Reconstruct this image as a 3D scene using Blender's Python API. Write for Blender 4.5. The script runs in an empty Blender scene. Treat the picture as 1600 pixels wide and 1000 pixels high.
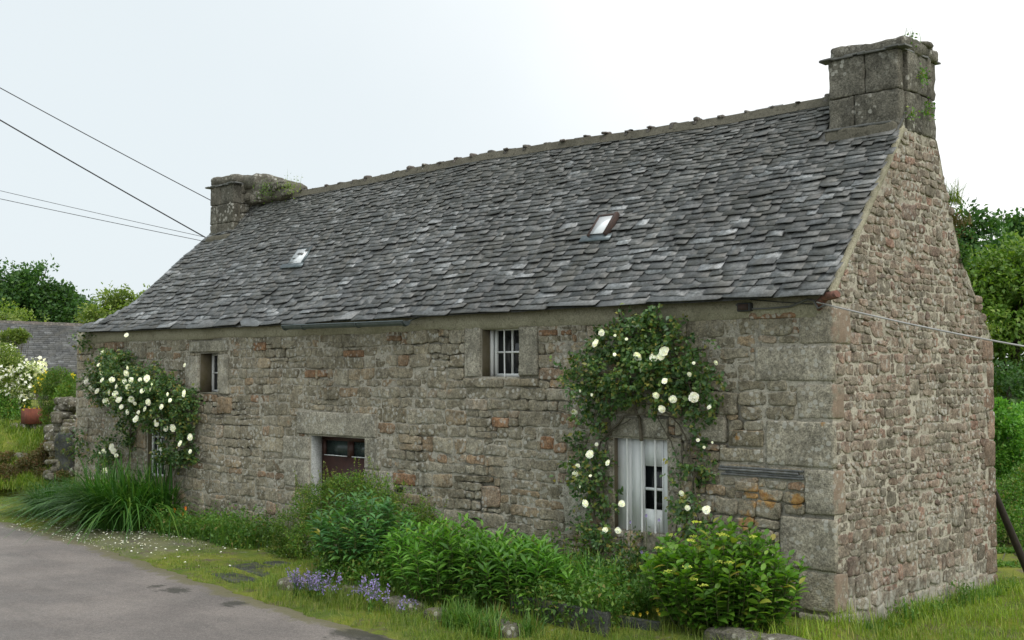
import bpy, bmesh, math, random
import numpy as np
from mathutils import noise, Vector
random.seed(7); RNG = np.random.default_rng(7)
S = bpy.context.scene; C = S.collection
R = math.radians
# ---------------- camera
FPX = 1848.0; CAMP = (5.85, -10.53, 2.6)
TH = math.atan2(82, FPX); FW = (-.697, .717); RT = (.717, .697)
cd = bpy.data.cameras.new('camera'); cam = bpy.data.objects.new('camera', cd); C.objects.link(cam)
cd.sensor_width = 36; cd.lens = 36 * FPX / 1600; cd.clip_end = 2000; cd.clip_start = .1
cam.location = CAMP
cam.rotation_euler = (math.pi/2 + TH, 0, math.atan2(-FW[0], FW[1]))
S.camera = cam
# ---------------- sky and sun
SUN_EL, SUN_AZ = R(52), (.80, -.35)
w = bpy.data.worlds.new('World'); S.world = w; w.use_nodes = True
nt = w.node_tree; nt.nodes.clear()
out = nt.nodes.new('ShaderNodeOutputWorld'); bg = nt.nodes.new('ShaderNodeBackground')
sky = nt.nodes.new('ShaderNodeTexSky'); sky.sky_type = 'NISHITA'; sky.sun_disc = False
sky.sun_elevation = SUN_EL; sky.sun_rotation = math.atan2(SUN_AZ[0], SUN_AZ[1]); sky.air_density = 1; sky.dust_density = 3
tc = nt.nodes.new('ShaderNodeTexCoord')
nz = nt.nodes.new('ShaderNodeTexNoise'); nz.inputs['Scale'].default_value = 1.6; nz.inputs['Detail'].default_value = 5
nt.links.new(tc.outputs['Generated'], nz.inputs['Vector'])
dt = nt.nodes.new('ShaderNodeVectorMath'); dt.operation = 'DOT_PRODUCT'
dt.inputs[1].default_value = (.70, .55, .45)
nt.links.new(tc.outputs['Generated'], dt.inputs[0])
ad = nt.nodes.new('ShaderNodeMath'); ad.operation = 'MULTIPLY_ADD'; ad.inputs[1].default_value = .5
nt.links.new(nz.outputs['Fac'], ad.inputs[0]); nt.links.new(dt.outputs['Value'], ad.inputs[2])
cr = nt.nodes.new('ShaderNodeValToRGB'); cr.color_ramp.interpolation = 'EASE'
cr.color_ramp.elements[0].position = .05; cr.color_ramp.elements[0].color = (.83, .905, .94, 1)
cr.color_ramp.elements[1].position = .72; cr.color_ramp.elements[1].color = (1.3, 1.3, 1.29, 1)
nt.links.new(ad.outputs[0], cr.inputs['Fac'])
sc_ = nt.nodes.new('ShaderNodeVectorMath'); sc_.operation = 'SCALE'; sc_.inputs['Scale'].default_value = 10.2
nt.links.new(cr.outputs['Color'], sc_.inputs[0])
mx = nt.nodes.new('ShaderNodeMix'); mx.data_type = 'RGBA'; mx.inputs[0].default_value = .94
nt.links.new(sky.outputs[0], mx.inputs[6]); nt.links.new(sc_.outputs[0], mx.inputs[7])
nt.links.new(mx.outputs[2], bg.inputs['Color']); bg.inputs['Strength'].default_value = .1
nt.links.new(bg.outputs[0], out.inputs['Surface'])
sd = bpy.data.lights.new('sun', 'SUN'); sd.energy = 1.5; sd.angle = R(25); sd.color = (1, .97, .92)
so = bpy.data.objects.new('sun', sd); C.objects.link(so)
so.rotation_euler = Vector((SUN_AZ[0]*math.cos(SUN_EL), SUN_AZ[1]*math.cos(SUN_EL), math.sin(SUN_EL))).to_track_quat('Z', 'Y').to_euler()
so.location = (0, 0, 30)
S.view_settings.view_transform = 'Standard'; S.view_settings.look = 'None'
S.view_settings.exposure = 0; S.view_settings.gamma = 1
S.render.engine = 'CYCLES'; S.cycles.max_bounces = 6; S.cycles.transparent_max_bounces = 8

# ---------------- pixel to point
def ray(px, py):
    a = (px-800)/FPX; b = (500-py)/FPX
    d = math.cos(TH)-b*math.sin(TH); u = math.sin(TH)+b*math.cos(TH)
    return (FW[0]*d+RT[0]*a, FW[1]*d+RT[1]*a, u)
def onP(px, py, n, c):          # plane n.p = c
    r = ray(px, py); t = (c-sum(n[i]*CAMP[i] for i in range(3)))/sum(n[i]*r[i] for i in range(3))
    return np.array([CAMP[i]+r[i]*t for i in range(3)])
def onY(px, py, Y=0.): return onP(px, py, (0,1,0), Y)
def onX(px, py, X=0.): return onP(px, py, (1,0,0), X)
def onZ(px, py, Z=0.): return onP(px, py, (0,0,1), Z)
def atD(px, py, D): return onP(px, py, (FW[0], FW[1], 0), D+FW[0]*CAMP[0]+FW[1]*CAMP[1])
def depth(p): return (p[0]-CAMP[0])*FW[0]+(p[1]-CAMP[1])*FW[1]
def fn(p, s=1.0, o=0.0): return noise.noise(Vector((p[0]*s+o, p[1]*s+o*.7, p[2]*s-o)))

# ---------------- mesh accumulator
class M:
    def __init__(s): s.V = []; s.F = []; s.n = 0
    def add(s, v, f):
        v = np.asarray(v, float).reshape(-1, 3)
        s.V.append(v)
        if isinstance(f, np.ndarray): s.F.append(f+s.n)
        else:
            by = {}
            for q in f: by.setdefault(len(q), []).append(q)
            for k in by: s.F.append(np.array(by[k])+s.n)
        s.n += len(v); return s
    def build(s, name, mat, parent=None, smooth=False):
        me = bpy.data.meshes.new(name)
        V = np.concatenate(s.V) if s.V else np.zeros((0,3))
        lp = np.concatenate([f.reshape(-1) for f in s.F]); tot = np.concatenate([np.full(len(f), f.shape[1]) for f in s.F])
        me.vertices.add(len(V)); me.vertices.foreach_set('co', V.reshape(-1).astype(np.float32))
        me.loops.add(len(lp)); me.loops.foreach_set('vertex_index', lp.astype(np.int32))
        me.polygons.add(len(tot)); st = np.concatenate([[0], np.cumsum(tot)[:-1]])
        me.polygons.foreach_set('loop_start', st.astype(np.int32)); me.polygons.foreach_set('loop_total', tot.astype(np.int32))
        me.update(calc_edges=True); me.validate()
        if smooth: me.polygons.foreach_set('use_smooth', np.ones(len(me.polygons), bool))
        if mat: me.materials.append(mat)
        o = bpy.data.objects.new(name, me); C.objects.link(o)
        if parent is not None:
            o.parent = parent
            o.matrix_parent_inverse = parent.matrix_basis.inverted()
        return o
def tag(o, label=None, cat=None, group=None, kind=None):
    if label: o['label'] = label
    if cat: o['category'] = cat
    if group: o['group'] = group
    if kind: o['kind'] = kind
    return o
def empty(name, loc, label, cat, group=None):
    o = bpy.data.objects.new(name, None); C.objects.link(o); o.location = tuple(float(x) for x in loc); o.empty_display_size = .2
    return tag(o, label, cat, group)
def box(m, c, s, rz=0, ry=0, rx=0):
    v = np.array([[x,y,z] for x in (-.5,.5) for y in (-.5,.5) for z in (-.5,.5)])*np.array(s)
    if rx or ry or rz:
        from mathutils import Euler
        v = v @ np.array(Euler((rx, ry, rz)).to_matrix()).T
    m.add(v+np.array(c), [(0,1,3,2),(4,6,7,5),(0,4,5,1),(2,3,7,6),(0,2,6,4),(1,5,7,3)]); return m
def tube(m, pts, r, seg=6, cap=True):
    pts = np.asarray(pts, float); n = len(pts); r = np.broadcast_to(r, n)
    V = []
    for i in range(n):
        t = pts[min(i+1,n-1)]-pts[max(i-1,0)]; t /= np.linalg.norm(t)+1e-9
        a = np.cross(t, (0,0,1) if abs(t[2])<.9 else (1,0,0)); a /= np.linalg.norm(a); b = np.cross(t, a)
        for k in range(seg):
            an = 2*math.pi*k/seg; V.append(pts[i]+r[i]*(a*math.cos(an)+b*math.sin(an)))
    F = [(i*seg+k, i*seg+(k+1)%seg, (i+1)*seg+(k+1)%seg, (i+1)*seg+k) for i in range(n-1) for k in range(seg)]
    m.add(V, F)
    if cap: m.add(V[:seg], [tuple(range(seg))[::-1]]); m.add(V[-seg:], [tuple(range(seg))])
    return m
def block(m, c, s, r=.02, amp=.006, step=.06, ns=9., rot=0., off=None):
    """rough stone: rounded, noise displaced box"""
    c = np.array(c, float); s = np.array(s, float); h = s/2; r = min(r, h.min()*.95); off = random.random()*50 if off is None else off
    ax = [np.unique(np.concatenate([np.linspace(-h[i], -h[i]+r, 3), np.linspace(-h[i]+r, h[i]-r, max(2, int((s[i]-2*r)/step)+1)), np.linspace(h[i]-r, h[i], 3)]).round(5)) for i in range(3)]
    cr_, sr_ = math.cos(rot), math.sin(rot)
    for a in range(3):
        b, d = (a+1)%3, (a+2)%3
        for sg in (-1, 1):
            B, D = np.meshgrid(ax[b], ax[d], indexing='ij'); P = np.zeros(B.shape+(3,)); P[..., a] = sg*h[a]; P[..., b] = B; P[..., d] = D
            sh = P.shape[:2]; P = P.reshape(-1, 3)
            I = np.clip(P, -(h-r), h-r); dv = P-I; L = np.linalg.norm(dv, axis=1, keepdims=True); dv = dv/np.maximum(L, 1e-9)
            P = I+dv*r
            for k in range(len(P)):
                q = noise.noise(Vector(P[k]*ns)+Vector((off, off, 0)))+.5*noise.noise(Vector(P[k]*ns*3)+Vector((0, off, off)))
                P[k] += dv[k]*q*amp
            if rot: P = np.stack([P[:,0]*cr_-P[:,1]*sr_, P[:,0]*sr_+P[:,1]*cr_, P[:,2]], 1)
            ni, nj = sh; F = [(i*nj+j, (i+1)*nj+j, (i+1)*nj+j+1, i*nj+j+1) for i in range(ni-1) for j in range(nj-1)]
            if sg < 0: F = [q[::-1] for q in F]
            m.add(P+c, F)
    return m

# ---------------- materials
def new(name):
    m = bpy.data.materials.new(name); m.use_nodes = True; nt = m.node_tree
    return m, nt, nt.nodes['Principled BSDF'], nt.nodes['Material Output']
class G:                                 # tiny node helper
    def __init__(s, nt): s.nt = nt; s.tc = None
    def n(s, t, **k):
        x = s.nt.nodes.new('ShaderNode'+t)
        for a, b in k.items(): setattr(x, a, b)
        return x
    def L(s, a, b): s.nt.links.new(a, b)
    def set(s, sock, v):
        if hasattr(v, 'links'): s.L(v, sock)
        else: sock.default_value = v
    def co(s):
        if not s.tc: s.tc = s.n('TexCoord').outputs['Object']
        return s.tc
    def noise(s, sc, det=4, ro=.6, vec=None, out='Fac', dist=0):
        x = s.n('TexNoise'); x.inputs['Scale'].default_value = sc; x.inputs['Detail'].default_value = det; x.inputs['Roughness'].default_value = ro
        x.inputs['Distortion'].default_value = dist
        s.L(vec if vec is not None else s.co(), x.inputs['Vector']); return x.outputs[out]
    def vor(s, sc, vec=None, feat='F1', out='Distance'):
        x = s.n('TexVoronoi'); x.feature = feat; x.inputs['Scale'].default_value = sc
        s.L(vec if vec is not None else s.co(), x.inputs['Vector']); return x.outputs[out]
    def vmul(s, v):
        x = s.n('VectorMath', operation='MULTIPLY'); s.L(s.co(), x.inputs[0]); x.inputs[1].default_value = v; return x.outputs[0]
    def ramp(s, f, stops, interp='LINEAR'):
        x = s.n('ValToRGB'); cr = x.color_ramp; cr.interpolation = interp
        while len(cr.elements) < len(stops): cr.elements.new(.5)
        for e, (p, c) in zip(cr.elements, stops):
            e.position = p; e.color = (c, c, c, 1) if isinstance(c, (int, float)) else (*c, 1)
        s.L(f, x.inputs['Fac']); return x.outputs['Color']
    def mix(s, f, a, b, mode='MIX'):
        x = s.n('Mix', data_type='RGBA', blend_type=mode); s.set(x.inputs[0], f)
        for i, v in ((6, a), (7, b)):
            if isinstance(v, tuple): v = (*v, 1) if len(v) == 3 else v
            s.set(x.inputs[i], v)
        return x.outputs[2]
    def m(s, op, a, b=0., c=0.):
        x = s.n('Math', operation=op); s.set(x.inputs[0], a); s.set(x.inputs[1], b); s.set(x.inputs[2], c); return x.outputs[0]
    def rnd(s): return s.n('NewGeometry').outputs['Random Per Island']
    def pos(s): 
        x = s.n('SeparateXYZ'); s.L(s.n('NewGeometry').outputs['Position'], x.inputs[0]); return x.outputs
    def near(s, p, r):                   # 1 at p falling to 0 at distance r
        x = s.n('VectorMath', operation='DISTANCE'); s.L(s.n('NewGeometry').outputs['Position'], x.inputs[0]); x.inputs[1].default_value = p
        return s.m('SUBTRACT', 1., s.m('DIVIDE', x.outputs['Value'], r))
    def bump(s, h, st, dist, bsdf, prev=None):
        x = s.n('Bump'); x.inputs['Strength'].default_value = st; x.inputs['Distance'].default_value = dist; s.L(h, x.inputs['Height'])
        if prev is not None: s.L(prev, x.inputs['Normal'])
        s.L(x.outputs[0], bsdf.inputs['Normal']); return x.outputs[0]

def stone_mat(name, stops, lich=.55, white=.35, orange=None, dark=.0, lime=False, rough=.92, rusty=0., smear=0., smc=(.47, .43, .34), xpink=False, tone=.94):
    m, nt, b, o = new(name); g = G(nt)
    c = g.ramp(g.rnd(), stops)
    n1 = g.noise(2.2, 5, .65); n2 = g.noise(55, 6, .75); n3 = g.noise(11, 5, .7)
    c = g.mix(1., c, g.ramp(n1, [(.3, .55), (.7, 1.3)]), 'MULTIPLY')
    if rusty: c = g.mix(g.m('MULTIPLY', g.ramp(g.noise(2.6, 6, .7), [(.58, 0.), (.68, 1.)]), rusty), c, (.33, .17, .075))
    c = g.mix(1., c, g.ramp(n3, [(.34, .72), (.66, 1.25)]), 'MULTIPLY')
    c = g.mix(1., c, g.ramp(g.noise(26, 5, .7), [(.36, .72), (.64, 1.28)]), 'MULTIPLY')
    c = g.mix(1., c, g.ramp(n2, [(.36, .5), (.64, 1.55)]), 'MULTIPLY')
    # dark weathering streaks and algae
    gm = g.ramp(g.noise(1.3, 6, .7, g.vmul((1., 1., .45))), [(.5, 0.), (.68, 1.)])
    c = g.mix(g.m('MULTIPLY', gm, .34+dark), c, (.085, .082, .058))
    if smear: c = g.mix(g.m('MULTIPLY', g.ramp(g.noise(8.5, 6, .72), [(.52, 0.), (.60, 1.)]), smear), c, g.mix(g.noise(40, 4, .7), smc, tuple(q*.72 for q in smc)))
    if xpink: c = g.mix(g.m('MULTIPLY', g.ramp(g.m('ADD', g.pos()[0], g.m('MULTIPLY', g.noise(6, 5, .7), .12)), [(.062, 0.), (.082, 1.)]), .85), c, g.mix(g.noise(9, 6, .7), (.33, .235, .175), (.25, .20, .155)))
    # pale crust lichen
    lv = g.vor(17, g.noise(3, 2, .5, out='Color')) if False else g.vor(13)
    lm = g.m('MULTIPLY', g.ramp(g.m('ADD', lv, g.m('MULTIPLY', g.noise(30, 3), .35)), [(.49, 1.), (.53, 0.)]), g.ramp(g.noise(2.1, 5, .65), [(.58-lich*.25, 0.), (.66-lich*.2, 1.)]))
    c = g.mix(g.m('MULTIPLY', lm, .75), c, (.50, .50, .46))
    blot = g.ramp(g.noise(10, 7, .8), [(.56, 0.), (.63, 1.)])
    c = g.mix(g.m('MULTIPLY', blot, white), c, (.48, .48, .43))
    if lime:
        P = g.pos()
        hz = g.ramp(g.m('ADD', g.m('MULTIPLY', P[2], -.55), g.m('MULTIPLY', g.noise(5.5, 7, .78, g.vmul((1., 1., .4))), 1.6)), [(.62, 0.), (.76, 1.)])
        c = g.mix(g.m('MULTIPLY', hz, .62), c, (.5, .5, .45))
    if orange:
        for p, r in orange:
            k = g.ramp(g.m('MULTIPLY', g.m('ADD', g.near(p, r), g.m('MULTIPLY', g.noise(13, 7, .8), 2.2)), .4), [(.545, 0.), (.64, 1.)])
            c = g.mix(g.m('MULTIPLY', k, .7), c, g.mix(g.ramp(g.noise(22, 6, .8), [(.4, 0.), (.6, 1.)]), (.30, .13, .025), (.52, .30, .07)))
    c = g.mix(1., c, (tone, tone*.99, tone*.965), 'MULTIPLY')
    g.L(c, b.inputs['Base Color']); b.inputs['Roughness'].default_value = rough; b.inputs['Specular IOR Level'].default_value = .25
    p = g.bump(g.noise(14, 6, .7), .55, .03, b); g.bump(g.noise(60, 5, .75), .7, .012, b, p)
    return m
def mortar_mat(name, c1, c2, dk=(.05, .048, .035)):
    m, nt, b, o = new(name); g = G(nt)
    c = g.mix(g.noise(6, 6, .7), c1, c2)
    c = g.mix(1., c, g.ramp(g.noise(60, 5, .7), [(.3, .6), (.7, 1.35)]), 'MULTIPLY')
    c = g.mix(g.m('MULTIPLY', g.ramp(g.noise(1.1, 6, .75), [(.48, 0.), (.62, 1.)]), .55), c, dk)
    c = g.mix(g.m('MULTIPLY', g.ramp(g.noise(19, 5, .75), [(.56, 0.), (.64, 1.)]), .6), c, tuple(q*.5 for q in dk))
    g.L(c, b.inputs['Base Color']); b.inputs['Roughness'].default_value = .95; b.inputs['Specular IOR Level'].default_value = .2
    g.bump(g.noise(35, 6, .75), .7, .015, b); return m
def simple(name, col, col2=None, sc=12, rough=.7, metal=0, bump=.2, bs=40, streak=None, spec=.4):
    m, nt, b, o = new(name); g = G(nt)
    c = g.mix(g.ramp(g.noise(sc, 5, .65, g.vmul(streak) if streak else None), [(.35, 0.), (.65, 1.)]), col, col2 or tuple(x*.6 for x in col))
    g.L(c, b.inputs['Base Color']); b.inputs['Roughness'].default_value = rough; b.inputs['Metallic'].default_value = metal; b.inputs['Specular IOR Level'].default_value = spec
    if bump: g.bump(g.noise(bs, 5, .7), bump, .01, b)
    return m
def leaf_mat(name, stops, rough=.45, trans=.35, big=.9):
    m, nt, b, o = new(name); g = G(nt)
    c = g.ramp(g.rnd(), stops)
    c = g.mix(1., c, g.ramp(g.noise(big, 3, .6), [(.3, .85), (.7, 1.55)]), 'MULTIPLY')
    g.L(c, b.inputs['Base Color']); b.inputs['Roughness'].default_value = rough; b.inputs['Specular IOR Level'].default_value = .45
    t = g.n('BsdfTranslucent'); g.L(g.mix(1., c, (1.3, 1.5, .55), 'MULTIPLY'), t.inputs['Color'])
    ms = g.n('MixShader'); ms.inputs[0].default_value = trans
    g.L(b.outputs[0], ms.inputs[1]); g.L(t.outputs[0], ms.inputs[2]); g.L(ms.outputs[0], o.inputs['Surface'])
    return m
MT = {}
OR = [((-.88, 0, 1.34), .17), ((-.97, 0, 1.05), .17), ((-.41, 0, 1.32), .11), ((-.72, 0, 1.3), .12), ((-1.08, 0, 1.93), .07), ((-.1, 0, 2.1), .05)]
MT['front'] = stone_mat('granite_rubble', [(0, (.19, .17, .12)), (.15, (.29, .265, .20)), (.35, (.24, .22, .165)), (.5, (.35, .325, .255)), (.65, (.25, .22, .16)), (.78, (.33, .30, .225)), (.88, (.32, .25, .165)), (.95, (.27, .18, .115)), (1, (.40, .38, .31))], orange=OR, white=.5, rusty=.45, smear=.35, smc=(.45, .425, .355))
MT['dressed'] = stone_mat('dressed_granite', [(0, (.29, .27, .215)), (.5, (.35, .33, .27)), (1, (.32, .295, .23))], white=.35, orange=OR, xpink=True)
MT['dressed_plain'] = stone_mat('dressed_granite_plain', [(0, (.29, .27, .215)), (.5, (.35, .33, .27)), (1, (.32, .295, .23))], white=.35, orange=OR)
MT['jamb'] = stone_mat('pale_dressed_granite', [(0, (.34, .325, .265)), (1, (.38, .36, .30))], white=.3)
MT['gable'] = stone_mat('pink_rubble', [(0, (.19, .17, .135)), (.2, (.28, .225, .18)), (.4, (.25, .23, .185)), (.55, (.33, .25, .20)), (.7, (.22, .19, .155)), (.82, (.31, .29, .24)), (.93, (.31, .20, .155)), (1, (.17, .14, .12))], white=.35, lime=True, smear=.35)
MT['chim'] = stone_mat('dark_lichened_granite', [(0, (.125, .12, .10)), (.5, (.165, .16, .135)), (1, (.14, .132, .11))], lich=.4, white=.3, dark=.2)
MT['mort_f'] = mortar_mat('grey_mortar', (.35, .33, .27), (.48, .455, .385))
MT['mort_g'] = mortar_mat('cream_mortar', (.42, .39, .315), (.55, .52, .435), (.22, .20, .155))
MT['mort_c'] = mortar_mat('dark_mortar', (.10, .095, .075), (.17, .16, .125))
MT['band'] = mortar_mat('cement_band', (.40, .375, .28), (.33, .315, .235), (.22, .21, .145))
MT['verge'] = mortar_mat('verge_mortar', (.42, .40, .33), (.36, .34, .22), (.20, .19, .14))
MT['lime'] = mortar_mat('limewash', (.55, .57, .55), (.42, .44, .42), (.25, .25, .2))
MT['paint'] = simple('white_paint', (.86, .88, .88), (.74, .76, .75), 9, .5, bump=.3, streak=(1, 1, .2))
MT['shut'] = simple('weathered_pale_paint', (.84, .87, .87), (.70, .73, .73), 7, .6, bump=.4, streak=(3, 3, .3))
MT['brown'] = simple('brown_door_paint', (.060, .022, .015), (.036, .015, .012), 10, .5)
MT['black'] = simple('dark_interior', (.012, .012, .013), (.02, .018, .016), 5, .8, bump=0)
MT['zinc'] = simple('zinc', (.17, .20, .21), (.11, .14, .15), 14, .4, .7)
MT['rust'] = simple('rusted_iron', (.075, .045, .036), (.045, .034, .03), 18, .85)
MT['terra'] = simple('terracotta', (.33, .12, .075), (.2, .08, .055), 25, .8)
MT['wood'] = simple('dark_wet_wood', (.045, .034, .026), (.02, .016, .013), 8, .8, streak=(6, 6, 1))
MT['bark'] = simple('bark', (.085, .07, .05), (.04, .034, .025), 20, .9, bump=.6)
MT['cane'] = simple('rose_cane', (.15, .13, .095), (.07, .065, .045), 20, .85)
MT['stem'] = simple('green_stem', (.07, .11, .03), (.09, .09, .035), 20, .7, bump=0)
MT['redrust'] = simple('red_rusted_sheet', (.24, .075, .045), (.15, .05, .035), 12, .85)
MT['clay'] = simple('lichened_clay', (.24, .11, .08), (.10, .055, .045), 30, .85)
MT['wire'] = simple('cable_rubber', (.055, .06, .065), None, 3, .6, bump=0)
MT['cable'] = simple('pale_cable', (.42, .42, .41), (.28, .28, .28), 6, .5, bump=0)
MT['gcable'] = simple('grey_cable', (.16, .165, .16), None, 6, .6, bump=0)
MT['petal'] = leaf_mat('white_petal', [(0, (.86, .86, .83)), (.8, (.88, .87, .80)), (1, (.86, .80, .60))], .6, .2)
MT['purple'] = leaf_mat('purple_petal', [(0, (.24, .19, .48)), (1, (.38, .31, .62))], .6, .3)
MT['yellow'] = leaf_mat('yellow_petal', [(0, (.75, .55, .03)), (1, (.8, .62, .1))], .6, .3)
MT['orangep'] = leaf_mat('orange_petal', [(0, (.75, .20, .03)), (1, (.8, .28, .04))], .6, .3)
MT['limehead'] = leaf_mat('lime_flower_head', [(0, (.50, .55, .08)), (1, (.58, .60, .14))], .6, .3)
MT['wetslate'] = stone_mat('mossy_wet_slate', [(0, (.05, .055, .055)), (1, (.07, .075, .072))], white=.05, lich=-1., rusty=.0, smear=.75, smc=(.12, .14, .03), rough=.45)
MT['rock'] = stone_mat('garden_rock', [(0, (.14, .135, .11)), (.5, (.19, .18, .15)), (1, (.17, .15, .11))], white=.3, dark=.2, smear=.7, smc=(.13, .14, .04))
g_ = leaf_mat
MT['rose'] = g_('rose_leaf', [(0, (.036, .085, .028)), (.5, (.06, .125, .034)), (.8, (.11, .18, .038)), (1, (.22, .19, .045))], .38, .25)
MT['phlox'] = g_('broad_lance_leaf', [(0, (.05, .14, .05)), (.6, (.075, .19, .055)), (.96, (.12, .25, .055)), (1, (.28, .25, .06))], .42, .3)
MT['lily'] = g_('bright_lance_leaf', [(0, (.075, .19, .035)), (.6, (.12, .28, .045)), (.96, (.19, .37, .055)), (1, (.30, .28, .08))], .42, .35)
MT['hyd'] = g_('hydrangea_leaf', [(0, (.055, .135, .018)), (.6, (.09, .205, .022)), (.95, (.16, .28, .03)), (1, (.28, .24, .05))], .42, .35)
MT['shrub'] = g_('fine_shrub_leaf', [(0, (.06, .135, .025)), (.6, (.10, .19, .028)), (.9, (.16, .23, .035)), (1, (.22, .19, .05))], .5, .35)
MT['strap'] = g_('strap_leaf', [(0, (.03, .095, .018)), (.7, (.055, .15, .022)), (1, (.12, .21, .035))], .4, .25)
MT['grass'] = g_('grass_blade', [(0, (.07, .13, .02)), (.5, (.13, .20, .025)), (.85, (.19, .25, .032)), (1, (.30, .28, .10))], .5, .35, .5)
MT['tree_d'] = g_('dark_tree_leaf', [(0, (.034, .085, .026)), (.6, (.055, .13, .035)), (1, (.10, .18, .045))], .5, .3, .5)
MT['tree_b'] = g_('bright_tree_leaf', [(0, (.07, .14, .024)), (.6, (.115, .20, .034)), (1, (.19, .26, .045))], .5, .35, .5)
MT['tree_y'] = g_('yellowish_leaf', [(0, (.11, .17, .04)), (.6, (.17, .24, .05)), (1, (.27, .31, .08))], .5, .35, .5)
MT['weed'] = g_('weed_leaf', [(0, (.05, .13, .022)), (.5, (.085, .19, .028)), (.88, (.14, .23, .034)), (1, (.20, .15, .05))], .5, .3)
MT['heath'] = g_('russet_heath_leaf', [(0, (.07, .075, .025)), (.5, (.12, .10, .035)), (.8, (.16, .08, .04)), (1, (.07, .12, .03))], .6, .25)
def glass_mat():
    m, nt, b, o = new('window_glass'); b.inputs['Base Color'].default_value = (.012, .014, .015, 1); b.inputs['Roughness'].default_value = .12
    b.inputs['Specular IOR Level'].default_value = .6; return m
MT['glass'] = glass_mat()
def skyglass():
    m, nt, b, o = new('sky_reflection_glass'); g = G(nt)
    g.L(g.mix(g.noise(9, 4), (.74, .79, .82), (.86, .89, .90)), b.inputs['Base Color']); b.inputs['Roughness'].default_value = .12; b.inputs['Specular IOR Level'].default_value = 1.; b.inputs['Coat Weight'].default_value = .6  # pale base colour paints in the white sky reflected by the pane
    return m
MT['skyglass'] = skyglass()
def slate_mat(name='slate', k=1., hl=True):
    m, nt, b, o = new(name); g = G(nt)
    r = g.rnd()
    c = g.ramp(r, [(0, (.085, .091, .091)), (.3, (.12, .127, .128)), (.5, (.15, .159, .161)), (.66, (.11, .111, .105)), (.84, (.18, .188, .188)), (.94, (.24, .255, .26)), (1, (.36, .38, .39))])
    c = g.mix(1., c, g.ramp(g.noise(.9, 5, .65), [(.3, .62*k), (.7, 1.25*k)]), 'MULTIPLY')
    c = g.mix(1., c, g.ramp(g.noise(22, 6, .75), [(.35, .5), (.65, 1.5)]), 'MULTIPLY')
    c = g.mix(g.m('MULTIPLY', g.ramp(g.noise(2.2, 7, .75, g.vmul((1.6, .6, .6))), [(.47, 0.), (.6, 1.)]), .5), c, (.105, .103, .085))
    c = g.mix(g.m('MULTIPLY', g.ramp(g.noise(1.1, 7, .8, g.vmul((1.3, .5, .5))), [(.56, 0.), (.66, 1.)]), .45), c, (.24, .25, .24))
    P = g.pos()   # old lichen growth thickens towards the ridge
    up = g.m('MULTIPLY', g.ramp(g.m('ADD', g.m('MULTIPLY', g.m('SUBTRACT', P[2], 3.6), .16), g.noise(1.4, 6, .7)), [(.58, 0.), (.88, 1.)]), .6)
    c = g.mix(up, c, (.085, .086, .074))
    lic = g.ramp(g.noise(17, 5, .75), [(.66, 0.), (.72, 1.)])
    c = g.mix(g.m('MULTIPLY', lic, .45), c, (.22, .22, .19))
    yl = g.m('MULTIPLY', g.ramp(g.noise(6, 5, .8), [(.70, 0.), (.74, 1.)]), .6)
    c = g.mix(yl, c, (.22, .17, .04))
    g.L(c, b.inputs['Base Color'])
    g.L(g.ramp(g.m('ADD', g.m('MULTIPLY', r, .5), g.m('MULTIPLY', g.noise(9, 4), .5)), [(.2, .62), (.8, .34)]), b.inputs['Roughness'])
    b.inputs['Specular IOR Level'].default_value = .5
    p = g.bump(g.noise(5, 4, .6), .25, .02, b); g.bump(g.noise(45, 5, .75, g.vmul((1, .5, .5))), .5, .006, b, p)
    return m
MT['slate'] = slate_mat()
def ridge_mat():
    m, nt, b, o = new('lichened_ridge_tile'); g = G(nt)
    c = g.mix(g.ramp(g.noise(3.5, 6, .75), [(.42, 0.), (.6, 1.)]), (.095, .092, .08), (.155, .13, .115))
    c = g.mix(g.ramp(g.noise(14, 6, .75), [(.55, 0.), (.66, 1.)]), c, (.38, .37, .31))
    c = g.mix(1., c, g.ramp(g.noise(50, 4, .7), [(.3, .6), (.7, 1.2)]), 'MULTIPLY')
    g.L(c, b.inputs['Base Color']); b.inputs['Roughness'].default_value = .9; g.bump(g.noise(40, 6, .7), .6, .02, b); return m
MT['ridge'] = ridge_mat()
def ground_mat():
    m, nt, b, o = new('mossy_ground'); g = G(nt)
    c = g.mix(g.ramp(g.noise(1.3, 6, .7), [(.38, 0.), (.6, 1.)]), (.10, .15, .025), (.21, .235, .035))
    c = g.mix(g.ramp(g.noise(3.1, 7, .75), [(.52, 0.), (.64, 1.)]), c, (.14, .115, .075))
    c = g.mix(g.ramp(g.noise(9, 6, .75), [(.6, 0.), (.68, 1.)]), c, (.26, .25, .19))
    P = g.pos()
    gr = g.ramp(g.m('ADD', g.m('MULTIPLY', g.near((-11.5, -1.5, 0), 3.6), .8), g.m('MULTIPLY', g.noise(2.6, 6, .7), 1.)), [(.75, 0.), (1., 1.)])
    c = g.mix(g.m('MULTIPLY', gr, .6), c, g.mix(g.noise(60, 3), (.15, .145, .125), (.25, .235, .19)))
    c = g.mix(1., c, g.ramp(g.noise(50, 6, .8), [(.3, .5), (.7, 1.4)]), 'MULTIPLY')
    g.L(c, b.inputs['Base Color']); b.inputs['Roughness'].default_value = .95; b.inputs['Specular IOR Level'].default_value = .2
    g.bump(g.noise(30, 6, .8), .8, .03, b); return m
MT['ground'] = ground_mat()
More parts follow.
